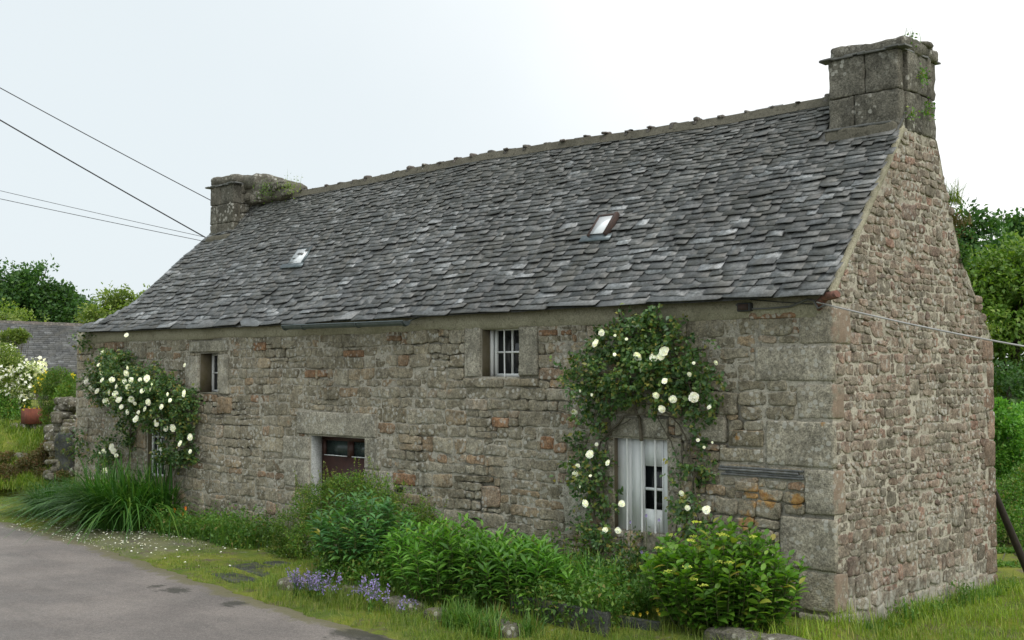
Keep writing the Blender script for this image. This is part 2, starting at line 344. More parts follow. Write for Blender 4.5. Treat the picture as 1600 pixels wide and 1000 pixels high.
def road_mat():
    m, nt, b, o = new('worn_asphalt'); g = G(nt)
    c = g.mix(g.ramp(g.noise(.8, 5, .6), [(.4, 0.), (.6, 1.)]), (.165, .148, .137), (.225, .200, .182))
    c = g.mix(g.m('MULTIPLY', g.ramp(g.noise(1.6, 7, .75, g.vmul((.35, 1.6, 1))), [(.5, 0.), (.68, 1.)]), .5), c, (.115, .107, .10))
    c = g.mix(1., c, g.ramp(g.noise(110, 4, .8), [(.3, .55), (.7, 1.45)]), 'MULTIPLY')
    c = g.mix(g.ramp(g.vor(48), [(.0, .75), (.3, 0.)]), c, (.40, .36, .32))
    c = g.mix(1., c, g.ramp(g.noise(45, 5, .8), [(.36, .7), (.64, 1.3)]), 'MULTIPLY')
    ka = g.n('Attribute', attribute_name='kerb').outputs['Fac']
    k = g.ramp(g.m('ADD', g.m('MULTIPLY', ka, .6), g.noise(6, 6, .75)), [(.72, 0.), (.86, 1.)])
    c = g.mix(g.m('MULTIPLY', k, .85), c, g.mix(g.noise(14, 4, .7), (.10, .11, .03), (.20, .17, .10)))
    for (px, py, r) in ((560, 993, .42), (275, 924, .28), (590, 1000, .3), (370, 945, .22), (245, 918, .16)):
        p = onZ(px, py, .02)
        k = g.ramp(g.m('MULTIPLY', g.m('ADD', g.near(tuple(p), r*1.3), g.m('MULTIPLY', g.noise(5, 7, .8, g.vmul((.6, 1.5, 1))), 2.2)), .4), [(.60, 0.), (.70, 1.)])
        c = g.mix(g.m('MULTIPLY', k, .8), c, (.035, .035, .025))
    g.L(c, b.inputs['Base Color']); g.L(g.ramp(g.noise(1.5, 4), [(.3, .55), (.7, .85)]), b.inputs['Roughness'])
    g.bump(g.noise(80, 5, .85), .9, .012, b); return m
MT['road'] = road_mat()

# ---------------- ground
def gz(x, y):
    t = min(1, max(0, (-19.6-x)/5.5)); z = 1.7*t*t*(3-2*t)
    return z
def sm(a, b, x): t = min(1, max(0, (x-a)/(b-a))); return t*t*(3-2*t)
def road_edge(x):
    xs = [-60, -30, -18, -15, -11, -7.5, -5, -3, 3, 60]; ys = [2.5, .3, -1.6, -1.86, -2.12, -2.57, -2.88, -3.0, -3.6, -8]
    return float(np.interp(x, xs, ys))
def bedz(x, y):    # planting bed slightly raised against the wall
    return .16*sm(-7.6, -6.4, x)*(1-sm(.1, .5, x))*sm(-1.95, -1.55, y)*(1-sm(.1, .3, y))
def H(x, y):
    z = gz(x, y)+bedz(x, y)
    if -40 < x < 12 and road_edge(x)+.05 < y < 12: z += .035*noise.noise(Vector((x*1.1, y*1.1, 0)))+.02*noise.noise(Vector((x*4, y*4, 3)))+.02
    return z
def axis(lo, hi, a, b, st):
    core = np.arange(a, b+1e-6, st)
    L = [a]; s = st
    while L[-1] > lo: s *= 1.35; L.append(L[-1]-s)
    U = [b]; s = st
    while U[-1] < hi: s *= 1.35; U.append(U[-1]+s)
    return np.array(L[::-1][:-1]+list(core)+U[1:])
gx = axis(-600, 500, -32, 6, .16); gy = axis(-500, 600, -4.5, 9, .16)
V = [(x, y, H(x, y)) for x in gx for y in gy]; ny = len(gy)
I, J = np.meshgrid(np.arange(len(gx)-1), np.arange(ny-1), indexing='ij'); I = I.ravel(); J = J.ravel()
m = M(); m.add(V, np.stack([I*ny+J, (I+1)*ny+J, (I+1)*ny+J+1, I*ny+J+1], 1)); tag(m.build('ground', MT['ground'], smooth=True), kind='structure')
m = M(); xs = np.arange(-60, 40, .05); V = []
for x in xs:
    e = road_edge(x)+.10*noise.noise(Vector((x*1.7, 0, 0)))+.05*noise.noise(Vector((x*6, 5, 0)))+.03*noise.noise(Vector((x*19, 5, 0)))
    V += [(x, e, .012), (x, e-.10, .032), (x, e-.45, .034), (x, e-7, .036), (x, e-14, .03)]
F = [(5*i+k, 5*i+5+k, 5*i+6+k, 5*i+1+k)[::-1] for i in range(len(xs)-1) for k in range(4)]
m.add(V, F); ro = tag(m.build('road', MT['road']), kind='structure')
at_ = ro.data.attributes.new('kerb', 'FLOAT', 'POINT'); at_.data.foreach_set('value', np.tile(np.array([1., .8, 0., 0., 0.], np.float32), len(xs)))

# ================= COTTAGE
L_, D_ = -16.1, 3.87
house = empty('stone_cottage', (-8, 1.9, 0), 'long low granite cottage with slate roof, two chimneys and roses on its wall', 'cottage')
def fr(px0, py0, px1, py1):           # pixel rect on front face -> (x0,x1,z0,z1)
    a = onY(px0, (py0+py1)/2); b = onY(px1, (py0+py1)/2); xm = (px0+px1)/2
    return (a[0], b[0], onY(xm, py1)[2], onY(xm, py0)[2])
W_loft_l = fr(313, 552, 341.5, 613); W_loft_r = fr(753.5, 511, 811.5, 588.5)
DOOR = list(fr(486, 683, 570, 850)); DOOR[2] = -.05
W_low = fr(960, 686, 1043, 831); W_left = list(fr(231, 652, 258, 745))
OPEN = [W_loft_l, W_loft_r, tuple(DOOR), W_low, tuple(W_left)]
# dressed blocks on the front (pixel rects), gable return in metres for quoins
QU = [((1249,479,1300,538), .36), ((1181,540,1300,596), .03), ((1247,599,1300,655), .21), ((1198,657,1300,730), .03), ((1258,733,1300,805), .21), ((1220,808,1300,890), .03), ((1249,893,1300,956), .24), ((1249,959,1300,1003), .12)]
BL = [(291,556,312,612),(342,554,359,616),(298,532,358,550), (727.5,511,752.5,589),(812.5,510,842,587), (466,644,590,681),(444,682,485,716),(571.5,683,596,733),(571.5,735,617,772),(446,718,485,760),
      (957,652,1045,684),(932,690,958,745),(1044,690,1066,740),(884,770,920,822),(1068,650,1135,690),(1126,700,1194,722),(1140,672,1194,698),(1000+150,752,1186,768),(232-20,628,262,650),(259,655,274,735),(212,655,230,700), (725,591,788,606),(790,591,842,604)]
BLR = [fr(*b) for b in BL]
rb_ = random.Random(77); BIGF = []
for _ in range(60):
    x_, z_ = rb_.uniform(-15.8, -.4), rb_.uniform(0, 2.9); BIGF.append((x_, x_+rb_.uniform(.3, .6), z_, z_+rb_.uniform(.2, .3)))
BRK = [fr(*q) for q in [(843,515,872,525),(878,515,894,524),(538,547,570,558),(606,524,628,533),(846,682,866,702),(398,535,416,548),(478,578,494,590),(498,578,512,589),(615,740,650,758),(1172,487,1246,498),(770,652,795,668),(1078,660,1100,682)]]
res = BRK+list(OPEN)+[(fr(*q)[0], .3, fr(*q)[2], fr(*q)[3]) for q, _ in QU]+BLR
SLATESTRIP = fr(1126, 733, 1257, 747); res.append(SLATESTRIP)
BANDZ = 3.16
BIGF = [q for k, q in enumerate(BIGF) if all(q[1] < o[0] or q[0] > o[1] or q[3] < o[2] or q[2] > o[3] for o in res+BIGF[:k])]
def subtract(r, q, gap=.0):
    x0,x1,z0,z1 = r; a0,a1,b0,b1 = q
    if x1 <= a0 or x0 >= a1 or z1 <= b0 or z0 >= b1: return [r]
    o = []
    if x0 < a0-.05: o.append((x0, a0, z0, z1))
    if x1 > a1+.05: o.append((a1, x1, z0, z1))
    c0, c1 = max(x0, a0), min(x1, a1)
    if z0 < b0-.04: o.append((c0, c1, z0, b0))
    if z1 > b1+.04: o.append((c0, c1, b1, z1))
    return o
def stone(m, poly, hgt, fmap, seed, smt=1):
    """pillow stone from a 2D polygon (ccw); fmap maps (u, v, h) to 3D"""
    P = np.array(poly); c = P.mean(0); out = []
    n = len(P)
    for i in range(n):
        a, b = P[i], P[(i+1) % n]; l = np.linalg.norm(b-a); k = max(2, int(l/.034))
        for j in range(k): out.append(a+(b-a)*j/k)
    Q = np.array(out)
    for _ in range(smt): Q = (Q*2+np.roll(Q, 1, 0)+np.roll(Q, -1, 0))/4
    for q in Q:
        q += .016*np.array([noise.noise(Vector((q[0]*9, q[1]*9, seed))), noise.noise(Vector((q[0]*9, q[1]*9, seed+7.7)))])+.007*np.array([noise.noise(Vector((q[0]*28, q[1]*28, seed))), noise.noise(Vector((q[0]*28, q[1]*28, seed+7.7)))])
    n = len(Q); d = c-Q; dl = np.linalg.norm(d, axis=1, keepdims=True)+1e-6
    sz = dl.min(); dn = d/dl
    tu, tv = (seed*7.13) % 1-.5, (seed*3.71) % 1-.5; flat_ = lambda p: 1+(tu*(p[0]-c[0])+tv*(p[1]-c[1]))*6*min(1, .02/max(hgt, .005))
    rings = [(0., -.02), (min(.004, sz*.08), hgt*.65), (min(.011, sz*.2), hgt*.95), (min(.035, sz*.5), hgt)]
    V = []
    for ins, h in rings:
        for q, e in zip(Q, dn):
            p = q+e*ins; hh = h
            if h > 0: hh = h*flat_(p)+.010*noise.noise(Vector((p[0]*8, p[1]*8, seed)))*(h/hgt)+.006*noise.noise(Vector((p[0]*26, p[1]*26, seed)))
            V.append(fmap(p[0], p[1], hh))
    V.append(fmap(c[0], c[1], hgt*(1.05)+.008*noise.noise(Vector((c[0]*8, c[1]*8, seed)))))
    F = [(r*n+i, r*n+(i+1) % n, (r+1)*n+(i+1) % n, (r+1)*n+i) for r in range(3) for i in range(n)]
    F += [(3*n+i, 3*n+(i+1) % n, 4*n) for i in range(n)]
    m.add(V, F)
fmF = lambda u, v, h: (u, -h, v)
ms = M(); z = -.12; rnd = random.Random(3)
rows = []
while z < BANDZ-.02:
    base = .20 if z < .9 else (.165 if z < 2.1 else .14)
    h = base*rnd.uniform(.65, 1.3)
    if BANDZ-z-h < .07: h = BANDZ-z
    rows.append((z, z+h)); z += h
wav = lambda x, zz: .040*noise.noise(Vector((x*.6, zz*1.3, 2)))+.014*noise.noise(Vector((x*3, zz*2, 5)))-.010*(x+8)*0
cnt = 0
for (z0, z1) in rows:
    x = L_-rnd.random()*.3
    while x < 0:
        wd = rnd.uniform(.14, .46)*(.7+(z1-z0)*2.2)
        if rnd.random() < .12: wd *= 1.5
        r0 = (max(x, L_), min(x+wd, -.02), z0, z1)
        x += wd
        if r0[1]-r0[0] < .05: continue
        parts = [r0]
        if (z1-z0) > .15 and rnd.random() < .28:
            zm = z0+(z1-z0)*rnd.uniform(.35, .65); parts = [(r0[0], r0[1], z0, zm), (r0[0], r0[1], zm, z1)]
            if rnd.random() < .5: 
                xm = r0[0]+wd*rnd.uniform(.35, .65); parts = [(r0[0], r0[1], z0, zm), (r0[0], xm, zm, z1), (xm, r0[1], zm, z1)]
        for q in res+BIGF: parts = [s for p in parts for s in subtract(p, q)]
        for (a, b, c, d) in parts:
            if b-a < .055 or d-c < .035: continue
            gp = rnd.uniform(.001, .008)
            j = lambda: rnd.uniform(-.011, .011)
            pts = [(a+gp+j(), c+gp+j()), ((a+b)/2, c+gp+j()), (b-gp+j(), c+gp+j()), (b-gp+j(), d-gp+j()), ((a+b)/2+j()*3, d-gp+j()), (a+gp+j(), d-gp+j())]
            pts = [(u, v+wav(u, v)) for u, v in pts]
            stone(ms, pts, rnd.uniform(.008, .024), fmF, cnt*1.37); cnt += 1
for (a, b, c, d) in BIGF:
    if d > BANDZ-.02: continue
    j = lambda: rnd.uniform(-.012, .012)
    pts = [(a+j(), c+j()), ((a+b)/2, c+j()), (b+j(), c+j()), (b+j(), d+j()), ((a+b)/2, d+j()), (a+j(), d+j())]
    stone(ms, [(u, v+wav(u, v)) for u, v in pts], rnd.uniform(.012, .03), fmF, cnt*1.37); cnt += 1
fw = ms.build('front_wall', MT['front'], house, smooth=True)
# mortar bed with the openings left out
def mortar_sheet(us, vs, holes, fmap, depthf, mat, name, parent, keep=None):
    us = np.unique(np.round(us, 4)); vs = np.unique(np.round(vs, 4)); nv = len(vs)
    V = [fmap(u, v, depthf(u, v)) for u in us for v in vs]; F = []
    for i in range(len(us)-1):
        for j in range(nv-1):
            u, v = (us[i]+us[i+1])/2, (vs[j]+vs[j+1])/2
            if any(a < u < b and c < v < d for a, b, c, d in holes): continue
            if keep and not keep(u, v): continue
            F.append((i*nv+j, (i+1)*nv+j, (i+1)*nv+j+1, i*nv+j+1))
    m = M(); m.add(V, F); return m.build(name, mat, parent, smooth=True)
us = np.concatenate([np.arange(L_, 0, .028), [0]]+[[o[0], o[1]] for o in OPEN]); vs = np.concatenate([np.arange(-.15, 3.38, .028)]+[[o[2], o[3]] for o in OPEN])
def md(u, v):
    for a, b, c, d in OPEN:
        if a-.03 < u < b+.03 and c-.03 < v < d+.03: return 0.
    d = .006+.010*noise.noise(Vector((u*5, v*7, 1)))+.010*noise.noise(Vector((u*15, v*18, 6)))
    k = noise.noise(Vector((u*.9, v*1.2, 9)))
    if k > .1: d -= .05*min(1, (k-.1)*4)      # mortar washed out of the joints
    return d
mortar_sheet(us, vs, OPEN, fmF, md, MT['mort_f'], 'mortar_bed', fw)
# dressed stones, quoins, reveals
def brick_mat(n, a, b): return stone_mat(n, [(0, a), (1, b)], white=.25, smear=.2)
MT['brickish'] = brick_mat('orange_brown_stone', (.30, .175, .10), (.26, .16, .095))
for k, q in enumerate(BRK):
    mb = M(); a, b, c, d = q; block(mb, ((a+b)/2, .045, (c+d)/2), (b-a-.006, .145, d-c-.006), .016, .01, .04); o = mb.build('brown_stone', MT['brickish'], fw, smooth=True)
for k, (a, b, c, d) in enumerate(BLR):
    mb = M(); block(mb, ((a+b)/2, .045, (c+d)/2), (b-a-.008, .15+.01*(k % 3), d-c-.008), .018, .008, .06); mb.build('dressed_stone', MT['jamb'] if k < 15 else MT['front'], fw, smooth=True)
for k, (q, ret) in enumerate(QU):
    a, b, c, d = fr(*q); ret = max(ret, .03)
    D0 = ret if ret > .1 else .045
    pr = .022+.004*(k % 2)
    mq = M(); block(mq, ((a+pr)/2, (D0-pr)/2, (c+d)/2), (pr-a, D0+pr, d-c-.010), .026, .010, .06); mq.build('quoin', MT['dressed'] if ret > .1 else MT['dressed_plain'], fw, smooth=True)
mq = M()
for k in range(4):
    block(mq, ((SLATESTRIP[0]+SLATESTRIP[1])/2+random.uniform(-.04,.04), .02, SLATESTRIP[2]+.018+k*.026), (SLATESTRIP[1]-SLATESTRIP[0]-random.uniform(0,.1), .10+random.uniform(-.02,.02), .022), .006, .006, .08, 12)
mq.build('slate_course', MT['slate'], fw)
mb = M()
V = []; F = []
us = np.arange(L_+.1, .0, .15)
for i, x in enumerate(us):
    z0 = BANDZ+.012*noise.noise(Vector((x*2, 0, 0)))+wav(x, BANDZ); y = -.026+.012*noise.noise(Vector((x*1.3, 4, 0)))
    V += [(x, .03, z0-.02), (x, y, z0), (x, y-.006, 3.36), (x, .1, 3.40)]
F = [(4*i+k, 4*i+4+k, 4*i+5+k, 4*i+1+k) for i in range(len(us)-1) for k in range(3)]
mb.add(V, F); mb.build('eaves_band', MT['band'], fw)
def reveal(o, dep, mats, sill=True):
    a, b, c, d = o; w = .012
    m = M(); box(m, (a-.001+w/2-.012, dep/2+.002, (c+d)/2), (w, dep, d-c+.02)); m.build('reveal', mats[0], fw)
    m = M(); box(m, (b+.001-w/2+.012, dep/2+.002, (c+d)/2), (w, dep, d-c+.02)); box(m, ((a+b)/2, dep/2+.002, d+.008), (b-a, dep, .012))
    if sill: box(m, ((a+b)/2, dep/2+.002, c-.008), (b-a, dep, .012))
    m.build('reveal', mats[1], fw)
revb = simple('mossy_reveal', (.10, .085, .045), (.14, .12, .085), 6, .9)
reveal(W_loft_l, .35, (revb, MT['dressed'])); reveal(W_loft_r, .35, (revb, MT['dressed']))
reveal(DOOR, .26, (MT['lime'], MT['dressed']), False); reveal(W_low, .3, (revb, MT['dressed'])); reveal(W_left, .3, (revb, MT['dressed']))
m = M(); box(m, (-8, 1.7, 1.6), (15.6, 2.2, 3.1)); m.build('interior', MT['black'], house)

def win_part(name='window'):
    return None
def small_window(o, dep, name, ncol, nrow, bars, st=.035, shutterleft=0, lab=None):
    a, b, c, d = o; y = dep; a += shutterleft
    m = M()
    for x in (a+st/2, b-st/2): box(m, (x, y, (c+d)/2), (st, .05, d-c-.002))
    box(m, ((a+b)/2, y, c+st*.55), (b-a-2*st, .05, st*1.1)); box(m, ((a+b)/2, y, d-st/2), (b-a-2*st, .05, st))
    if shutterleft: box(m, (a-shutterleft/2-.004, y-.04, (c+d)/2), (shutterleft*.75, .05, d-c-.006))
    fr_ = m.build(name, MT['paint'], house)
    if lab: fr_['label'] = lab
    m = M()
    for i in range(1, ncol): box(m, (a+(b-a)*i/ncol, y-.004, (c+d)/2), (.022, .03, d-c-2*st))
    for i in range(1, nrow): box(m, ((a+b)/2, y-.008, c+(d-c)*i/nrow), (b-a-2*st, .03, .024))
    m.build('glazing_bar', MT['paint'], fr_)
    m = M(); box(m, ((a+b)/2, y+.012, (c+d)/2), (b-a-2*st+.004, .006, d-c-2*st+.004)); m.build('pane', MT['glass'], fr_)
    for k, f in enumerate(bars):
        m = M(); x = a+(b-a)*f; tube(m, [(x, y-.10, c-.01), (x-.006, y-.10, (c+d)/2), (x-.01, y-.10, d+.01)], .010, 6); m.build('security_bar', MT['paint'], fr_)
    return fr_
small_window(W_loft_r, .20, 'window', 2, 2, (.42,), shutterleft=.05, lab='small white loft window with four panes and one iron bar')
small_window(W_loft_l, .24, 'window', 2, 2, (), lab='small white loft window left of the gutter')
small_window(W_left, .10, 'window', 2, 3, (.3, .6), lab='tall narrow white window half hidden by the left rose')
# low window: boarded shutters with a small glazed hole, three bars
a, b, c, d = W_low
gl = fr(1003, 729, 1028, 797); gx0, gx1, gz0, gz1 = gl
lw = M(); wdt = b-a; xs_ = [a, a+wdt*.27, a+wdt*.46, gx0-.01, gx1+.01, b-.1, b]
for i in range(len(xs_)-1):
    x0, x1 = xs_[i]+.004, xs_[i+1]-.004; yy = .075+.004*(i % 2)
    if i == 3:
        box(lw, ((x0+x1)/2, yy, (gz1+d)/2), (x1-x0, .03, d-gz1)); box(lw, ((x0+x1)/2, yy, (gz0+c)/2), (x1-x0, .03, gz0-c)); box(lw, ((x0+x1)/2, yy, gz0+(gz1-gz0)*.47), (x1-x0, .03, .03))
    else: box(lw, ((x0+x1)/2, yy, (c+d)/2), (x1-x0, .03, d-c-.004))
lwo = lw.build('shuttered_window', MT['shut'], house); lwo['label'] = 'white boarded window with three bars and a small glazed opening'
m = M(); box(m, ((gx0+gx1)/2, .105, (gz0+gz1)/2), (gx1-gx0+.03, .008, gz1-gz0+.03)); m.build('pane', MT['glass'], lwo)
for px in (979, 1002, 1023):
    x = onY(px, 755, .02)[0]; m = M(); tube(m, [(x, .03, c-.005), (x+.004, .03, (c+d)/2), (x, .03, d+.005)], .0125, 8); m.build('security_bar', MT['paint'], lwo)
# door
a, b, c, d = DOOR
dm = M(); y = .22; T = .05
g1 = (onY(510, 700, y)[0], onY(545, 700, y)[0]); g2 = (onY(553, 700, y)[0], b-.06); gzb, gzt = onY(530, 713, y)[2], d-.07
box(dm, ((a+b)/2, y, (c+gzb)/2), (b-a, T, gzb-c)); box(dm, ((a+b)/2, y, (gzt+d)/2), (b-a, T, d-gzt))
for x0, x1 in ((a, g1[0]), (g1[1], g2[0]), (g2[1], b)): box(dm, ((x0+x1)/2, y, (gzb+gzt)/2), (x1-x0, T, gzt-gzb))
do = dm.build('door', MT['brown'], house); do['label'] = 'brown wooden door with two glass panes behind the shrub'
m = M()
for x0, x1 in (g1, g2): box(m, ((x0+x1)/2, y+.008, (gzb+gzt)/2), (x1-x0+.01, .006, gzt-gzb+.01))
dgl = simple('dusty_glass', (.05, .075, .07), (.025, .035, .033), 4, .25, bump=0); m.build('pane', dgl, do)
m = M(); box(m, ((g1[0]+g1[1])/2, y-.03, gzb+.012), (g1[1]-g1[0], .02, .012)); box(m, ((g2[0]+g2[1])/2, y-.03, gzb+.012), (g2[1]-g2[0], .02, .012)); m.build('glazing_bead', MT['shut'], do)
m = M(); block(m, ((a+b)/2, .3, .03), (b-a+.1, .7, .1), .02); m.build('threshold', MT['dressed'], do)
m = M(); block(m, (onY(627, 765)[0], -.01, onY(627, 765)[2]), (.1, .06, .08), .02, .01, .03); m.build('vent_hole', MT['black'], fw)

# ---------------- gable wall
RIDZ, RY = 5.80, 1.93
def rake(y):                     # top of the gable at y
    return float(np.interp(y, [0, 1.60, 2.42, 2.62, 3.0, 3.45, 3.87], [3.37, 5.27, 5.25, 4.70, 3.98, 3.45, 3.0]))
fmG = lambda u, v, h: (h, u, v)
def clip(poly, p, n):
    out = []; k = len(poly)
    for i in range(k):
        a, b = poly[i], poly[(i+1) % k]; da = (a[0]-p[0])*n[0]+(a[1]-p[1])*n[1]; db = (b[0]-p[0])*n[0]+(b[1]-p[1])*n[1]
        if da <= 0: out.append(a)
        if (da < 0 < db) or (db < 0 < da): t = da/(da-db); out.append((a[0]+t*(b[0]-a[0]), a[1]+t*(b[1]-a[1])))
    return out
def voronoi_stones(m, u0, u1, v0, v1, cw, chh, inside, fmap, holes=(), hmin=.015, hmax=.045, an=1.5, seed=1, clips=None, jv=.22):
    r = random.Random(seed); nu = int((u1-u0)/cw)+2; nv = int((v1-v0)/chh)+2; pts = {}
    for j in range(-1, nv+1):
        for i in range(-1, nu+1):
            pts[i, j] = (u0+(i+.5*(j % 2)+r.uniform(.18, .82))*cw, v0+(j+r.uniform(jv, 1-jv))*chh)
            if r.random() < (.32 if v0+j*chh < 1.0 else .18): pts.pop((i, j))
    k = 0
    for (i, j), p in pts.items():
        gap_ = r.uniform(.001, .006)
        if not (u0 < p[0] < u1 and v0 < p[1] < v1) or not inside(*p): continue
        if any(a < p[0] < b and c < p[1] < d for a, b, c, d in holes): continue
        poly = [(p[0]-.3, p[1]-.16), (p[0]+.3, p[1]-.16), (p[0]+.3, p[1]+.16), (p[0]-.3, p[1]+.16)]
        for di in range(-3, 4):
            for dj in range(-3, 4):
                q = pts.get((i+di, j+dj))
                if q is None or q is p: continue
                dx, dy = q[0]-p[0], (q[1]-p[1])*an*an
                l = math.hypot(dx, dy); gap = .010/max(l, .01)
                mid = (p[0]+(q[0]-p[0])*(.5), p[1]+(q[1]-p[1])*(.5)); nn = (dx/l, dy/l)
                mid = (mid[0]-nn[0]*gap_, mid[1]-nn[1]*gap_)
                poly = clip(poly, mid, nn)
                if len(poly) < 3: break
            if len(poly) < 3: break
        if clips:
            for cp, cn in clips(p):
                poly = clip(poly, cp, cn)
                if len(poly) < 3: break
        if len(poly) < 3: continue
        A = abs(sum(poly[t][0]*poly[(t+1) % len(poly)][1]-poly[(t+1) % len(poly)][0]*poly[t][1] for t in range(len(poly))))/2
        if A < .0016: continue
        stone(m, poly, r.uniform(hmin, hmax), fmap, k*.77+seed*31, 0); k += 1
holes = [(-.1, (ret if ret > .1 else .0)+.0, fr(*q)[2], fr(*q)[3]) for q, ret in QU]
def gclips(p):
    o = [((0.03, 0), (-1, 0)), ((3.72 if int(p[1]*4) % 2 else 3.58, 0), (1, 0))]
    for a, b, c, d in holes:
        if c < p[1] < d and b > 0: o.append(((b+.01, 0), (-1, 0)))
    if p[0] < 1.6: o.append(((0, 3.37-.10), (-.765*1, .644)))
    else: o.append(((p[0], rake(p[0])-.03), (.75, .66)))
    return o
mg = M()
rg = random.Random(21); big = []
for _ in range(34):
    u, v = rg.uniform(.3, 3.3), rg.uniform(-.05, 4.3); q = (u, u+rg.uniform(.16, .34), v, v+rg.uniform(.13, .22))
    if all(q[1] < o[0] or q[0] > o[1] or q[3] < o[2] or q[2] > o[3] for o in big): big.append(q)
gres = [(-.3, b+.004 if b > 0 else .0, c, d) for a, b, c, d in holes]
gwav = lambda u, v: .035*noise.noise(Vector((u*.9, v*1.1, 41)))+.016*noise.noise(Vector((u*3.2, v*2.5, 17)))
cells = [(q, True) for q in big]; v = -.15
while v < 5.3:
    h = (rg.uniform(.11, .20) if v < .9 else rg.uniform(.06, .125)); u = -rg.random()*.2
    while u < 3.8:
        wd = rg.uniform(.07, .26)*(.55+h*4.5); r0 = (max(u, .0), min(u+wd, 3.75-(.14 if int(v*4) % 2 else 0)), v, v+h); u += wd
        if r0[1]-r0[0] < .04: continue
        prt = [r0]
        if h > .095 and rg.random() < .22: zm = v+h*rg.uniform(.4, .6); prt = [(r0[0], r0[1], v, zm), (r0[0], r0[1], zm, v+h)]
        for q in big+gres: prt = [t for p in prt for t in subtract(p, q)]
        cells += [(p, False) for p in prt]
    v += h
k = 0
for (a, b, c, d), isb in cells:
    if b-a < .045 or d-c < .03: continue
    g_1 = rg.uniform(.0, .005); j = lambda: rg.uniform(-.014, .014)
    if rg.random() < .3: ch = rg.uniform(.01, .03)
    else: ch = 0
    pts = [(a+g_1+j(), c+g_1+j()+ch), ((a+b)/2+j(), c+g_1+j()*.8), (b-g_1+j(), c+g_1+j()), (b-g_1+j(), (c+d)/2), (b-g_1+j()-ch, d-g_1+j()), ((a+b)/2+j(), d-g_1+j()*.8), (a+g_1+j(), d-g_1+j())]
    pts = [(max(u, .004), v+gwav(u, v)) for u, v in pts]
    cu, cv = (a+b)/2, (c+d)/2
    if cv > rake(cu)-.06: continue
    if cu < 1.6: pts = clip(pts, (0, 3.37-.07), (-.765, .644))
    elif cv > 2.5: pts = clip(pts, (cu, rake(cu)-.03), (.83, .55))
    if len(pts) < 3: continue
    stone(mg, pts, rg.uniform(.004, .022), fmG, k*.77+5, 1); k += 1
gw = mg.build('gable_wall', MT['gable'], house, smooth=True)
mq = M(); zz = -.1; k = 0
while zz < 2.9:
    hh = random.uniform(.24, .36); hh = min(hh, 3.0-zz); w_ = .32 if k % 2 else .17
    block(mq, (-.1, D_-w_/2+.01, zz+hh/2), (.25, w_, hh-.014), .03, .009, .07); zz += hh; k += 1
mq.build('quoin', stone_mat('pink_quoin', [(0, (.27, .19, .145)), (1, (.25, .20, .155))]), gw, smooth=True)
us = np.linspace(0, D_, 170); V = []; F = []; nv = 200
for u in us:
    top = rake(u)-.01
    for j in range(nv):
        v = -.15+(top+.15)*j/(nv-1); edge = j > nv-3
        V.append(fmG(u, v, (.002+.008*noise.noise(Vector((u*6, v*6, 3)))+.009*noise.noise(Vector((u*17, v*17, 6)))-.035*max(0, noise.noise(Vector((u*2.2, v*2.2, 13)))-.22))+(.005 if edge else 0)))
F = [(i*nv+j, (i+1)*nv+j, (i+1)*nv+j+1, i*nv+j+1) for i in range(len(us)-1) for j in range(nv-1)]
m = M(); m.add(V, F); m.build('mortar_bed', MT['mort_g'], gw, smooth=True)
# wall head thickness along the far rake, mortar strip under the near verge
m = M(); V = []
ys = np.linspace(0, D_, 40)
for y in ys:
    z = rake(y)-.01; n_ = .02*noise.noise(Vector((y*5, 0, 0)))
    V += [(.012, y, z+n_), (-.45, y, z+n_)]
F = [(2*i, 2*i+2, 2*i+3, 2*i+1) for i in range(len(ys)-1)]; m.add(V, F)
box(m, (-.25, D_+.0, 1.4), (.48, .02, 3.1)); m.build('wall_head', MT['mort_f'], gw)
m = M(); r_ = random.Random(5)
for k in range(46):
    y = r_.uniform(2.45, 3.85); z = rake(y); block(m, (-.08-r_.random()*.3, y, z+.0), (.2+r_.random()*.15, .14, .1), .04, .02, .05, rot=r_.uniform(-.3, .3))
m.build('coping_stone', MT['gable'], gw, smooth=True)
m = M()
V = []; n = 60
for i in range(n):
    t = i/(n-1); y = -.02+1.62*t; z = rake(max(y, 0))+.0; wob = .016*noise.noise(Vector((t*14, 0, 0)))+.014*noise.noise(Vector((t*55, 3, 0)))
    V += [(-.02, y-.01, z+.05), (.018+wob*.6, y, z+.008), (.014+wob, y+.02, z-.02+wob*2), (-.004, y+.04, z-.05+wob*3)]
F = [(4*i+k, 4*i+k+1, 4*i+5+k, 4*i+4+k) for i in range(n-1) for k in range(3)]; m.add(V, F)
m.build('verge_mortar', MT['verge'], gw, smooth=True)
# back wall and hip-end wall
m = M(); box(m, (-8.05, D_-.05, 1.45), (16.1, .1, 3.1)); m.build('back_wall', MT['mort_g'], house)
ml = M(); fmL = lambda u, v, h: (L_-h, u, v)
r = random.Random(4); z = -.1
while z < 3.3:
    h = r.uniform(.13, .24); u = 0
    while u < D_:
        wd = r.uniform(.2, .5); a, b = u+.01, min(u+wd, D_)-.01
        if b-a > .06: stone(ml, [(b, z+.01), (a, z+.01), (a, z+h-.01), (b, z+h-.01)][::-1], .03, fmL, u*3+z)
        u += wd
    z += h
lo = ml.build('end_wall', MT['front'], house, smooth=True)
m = M(); box(m, (L_+.05, D_/2, 1.6), (.1, D_, 3.5)); m.build('mortar_bed', MT['mort_f'], lo)

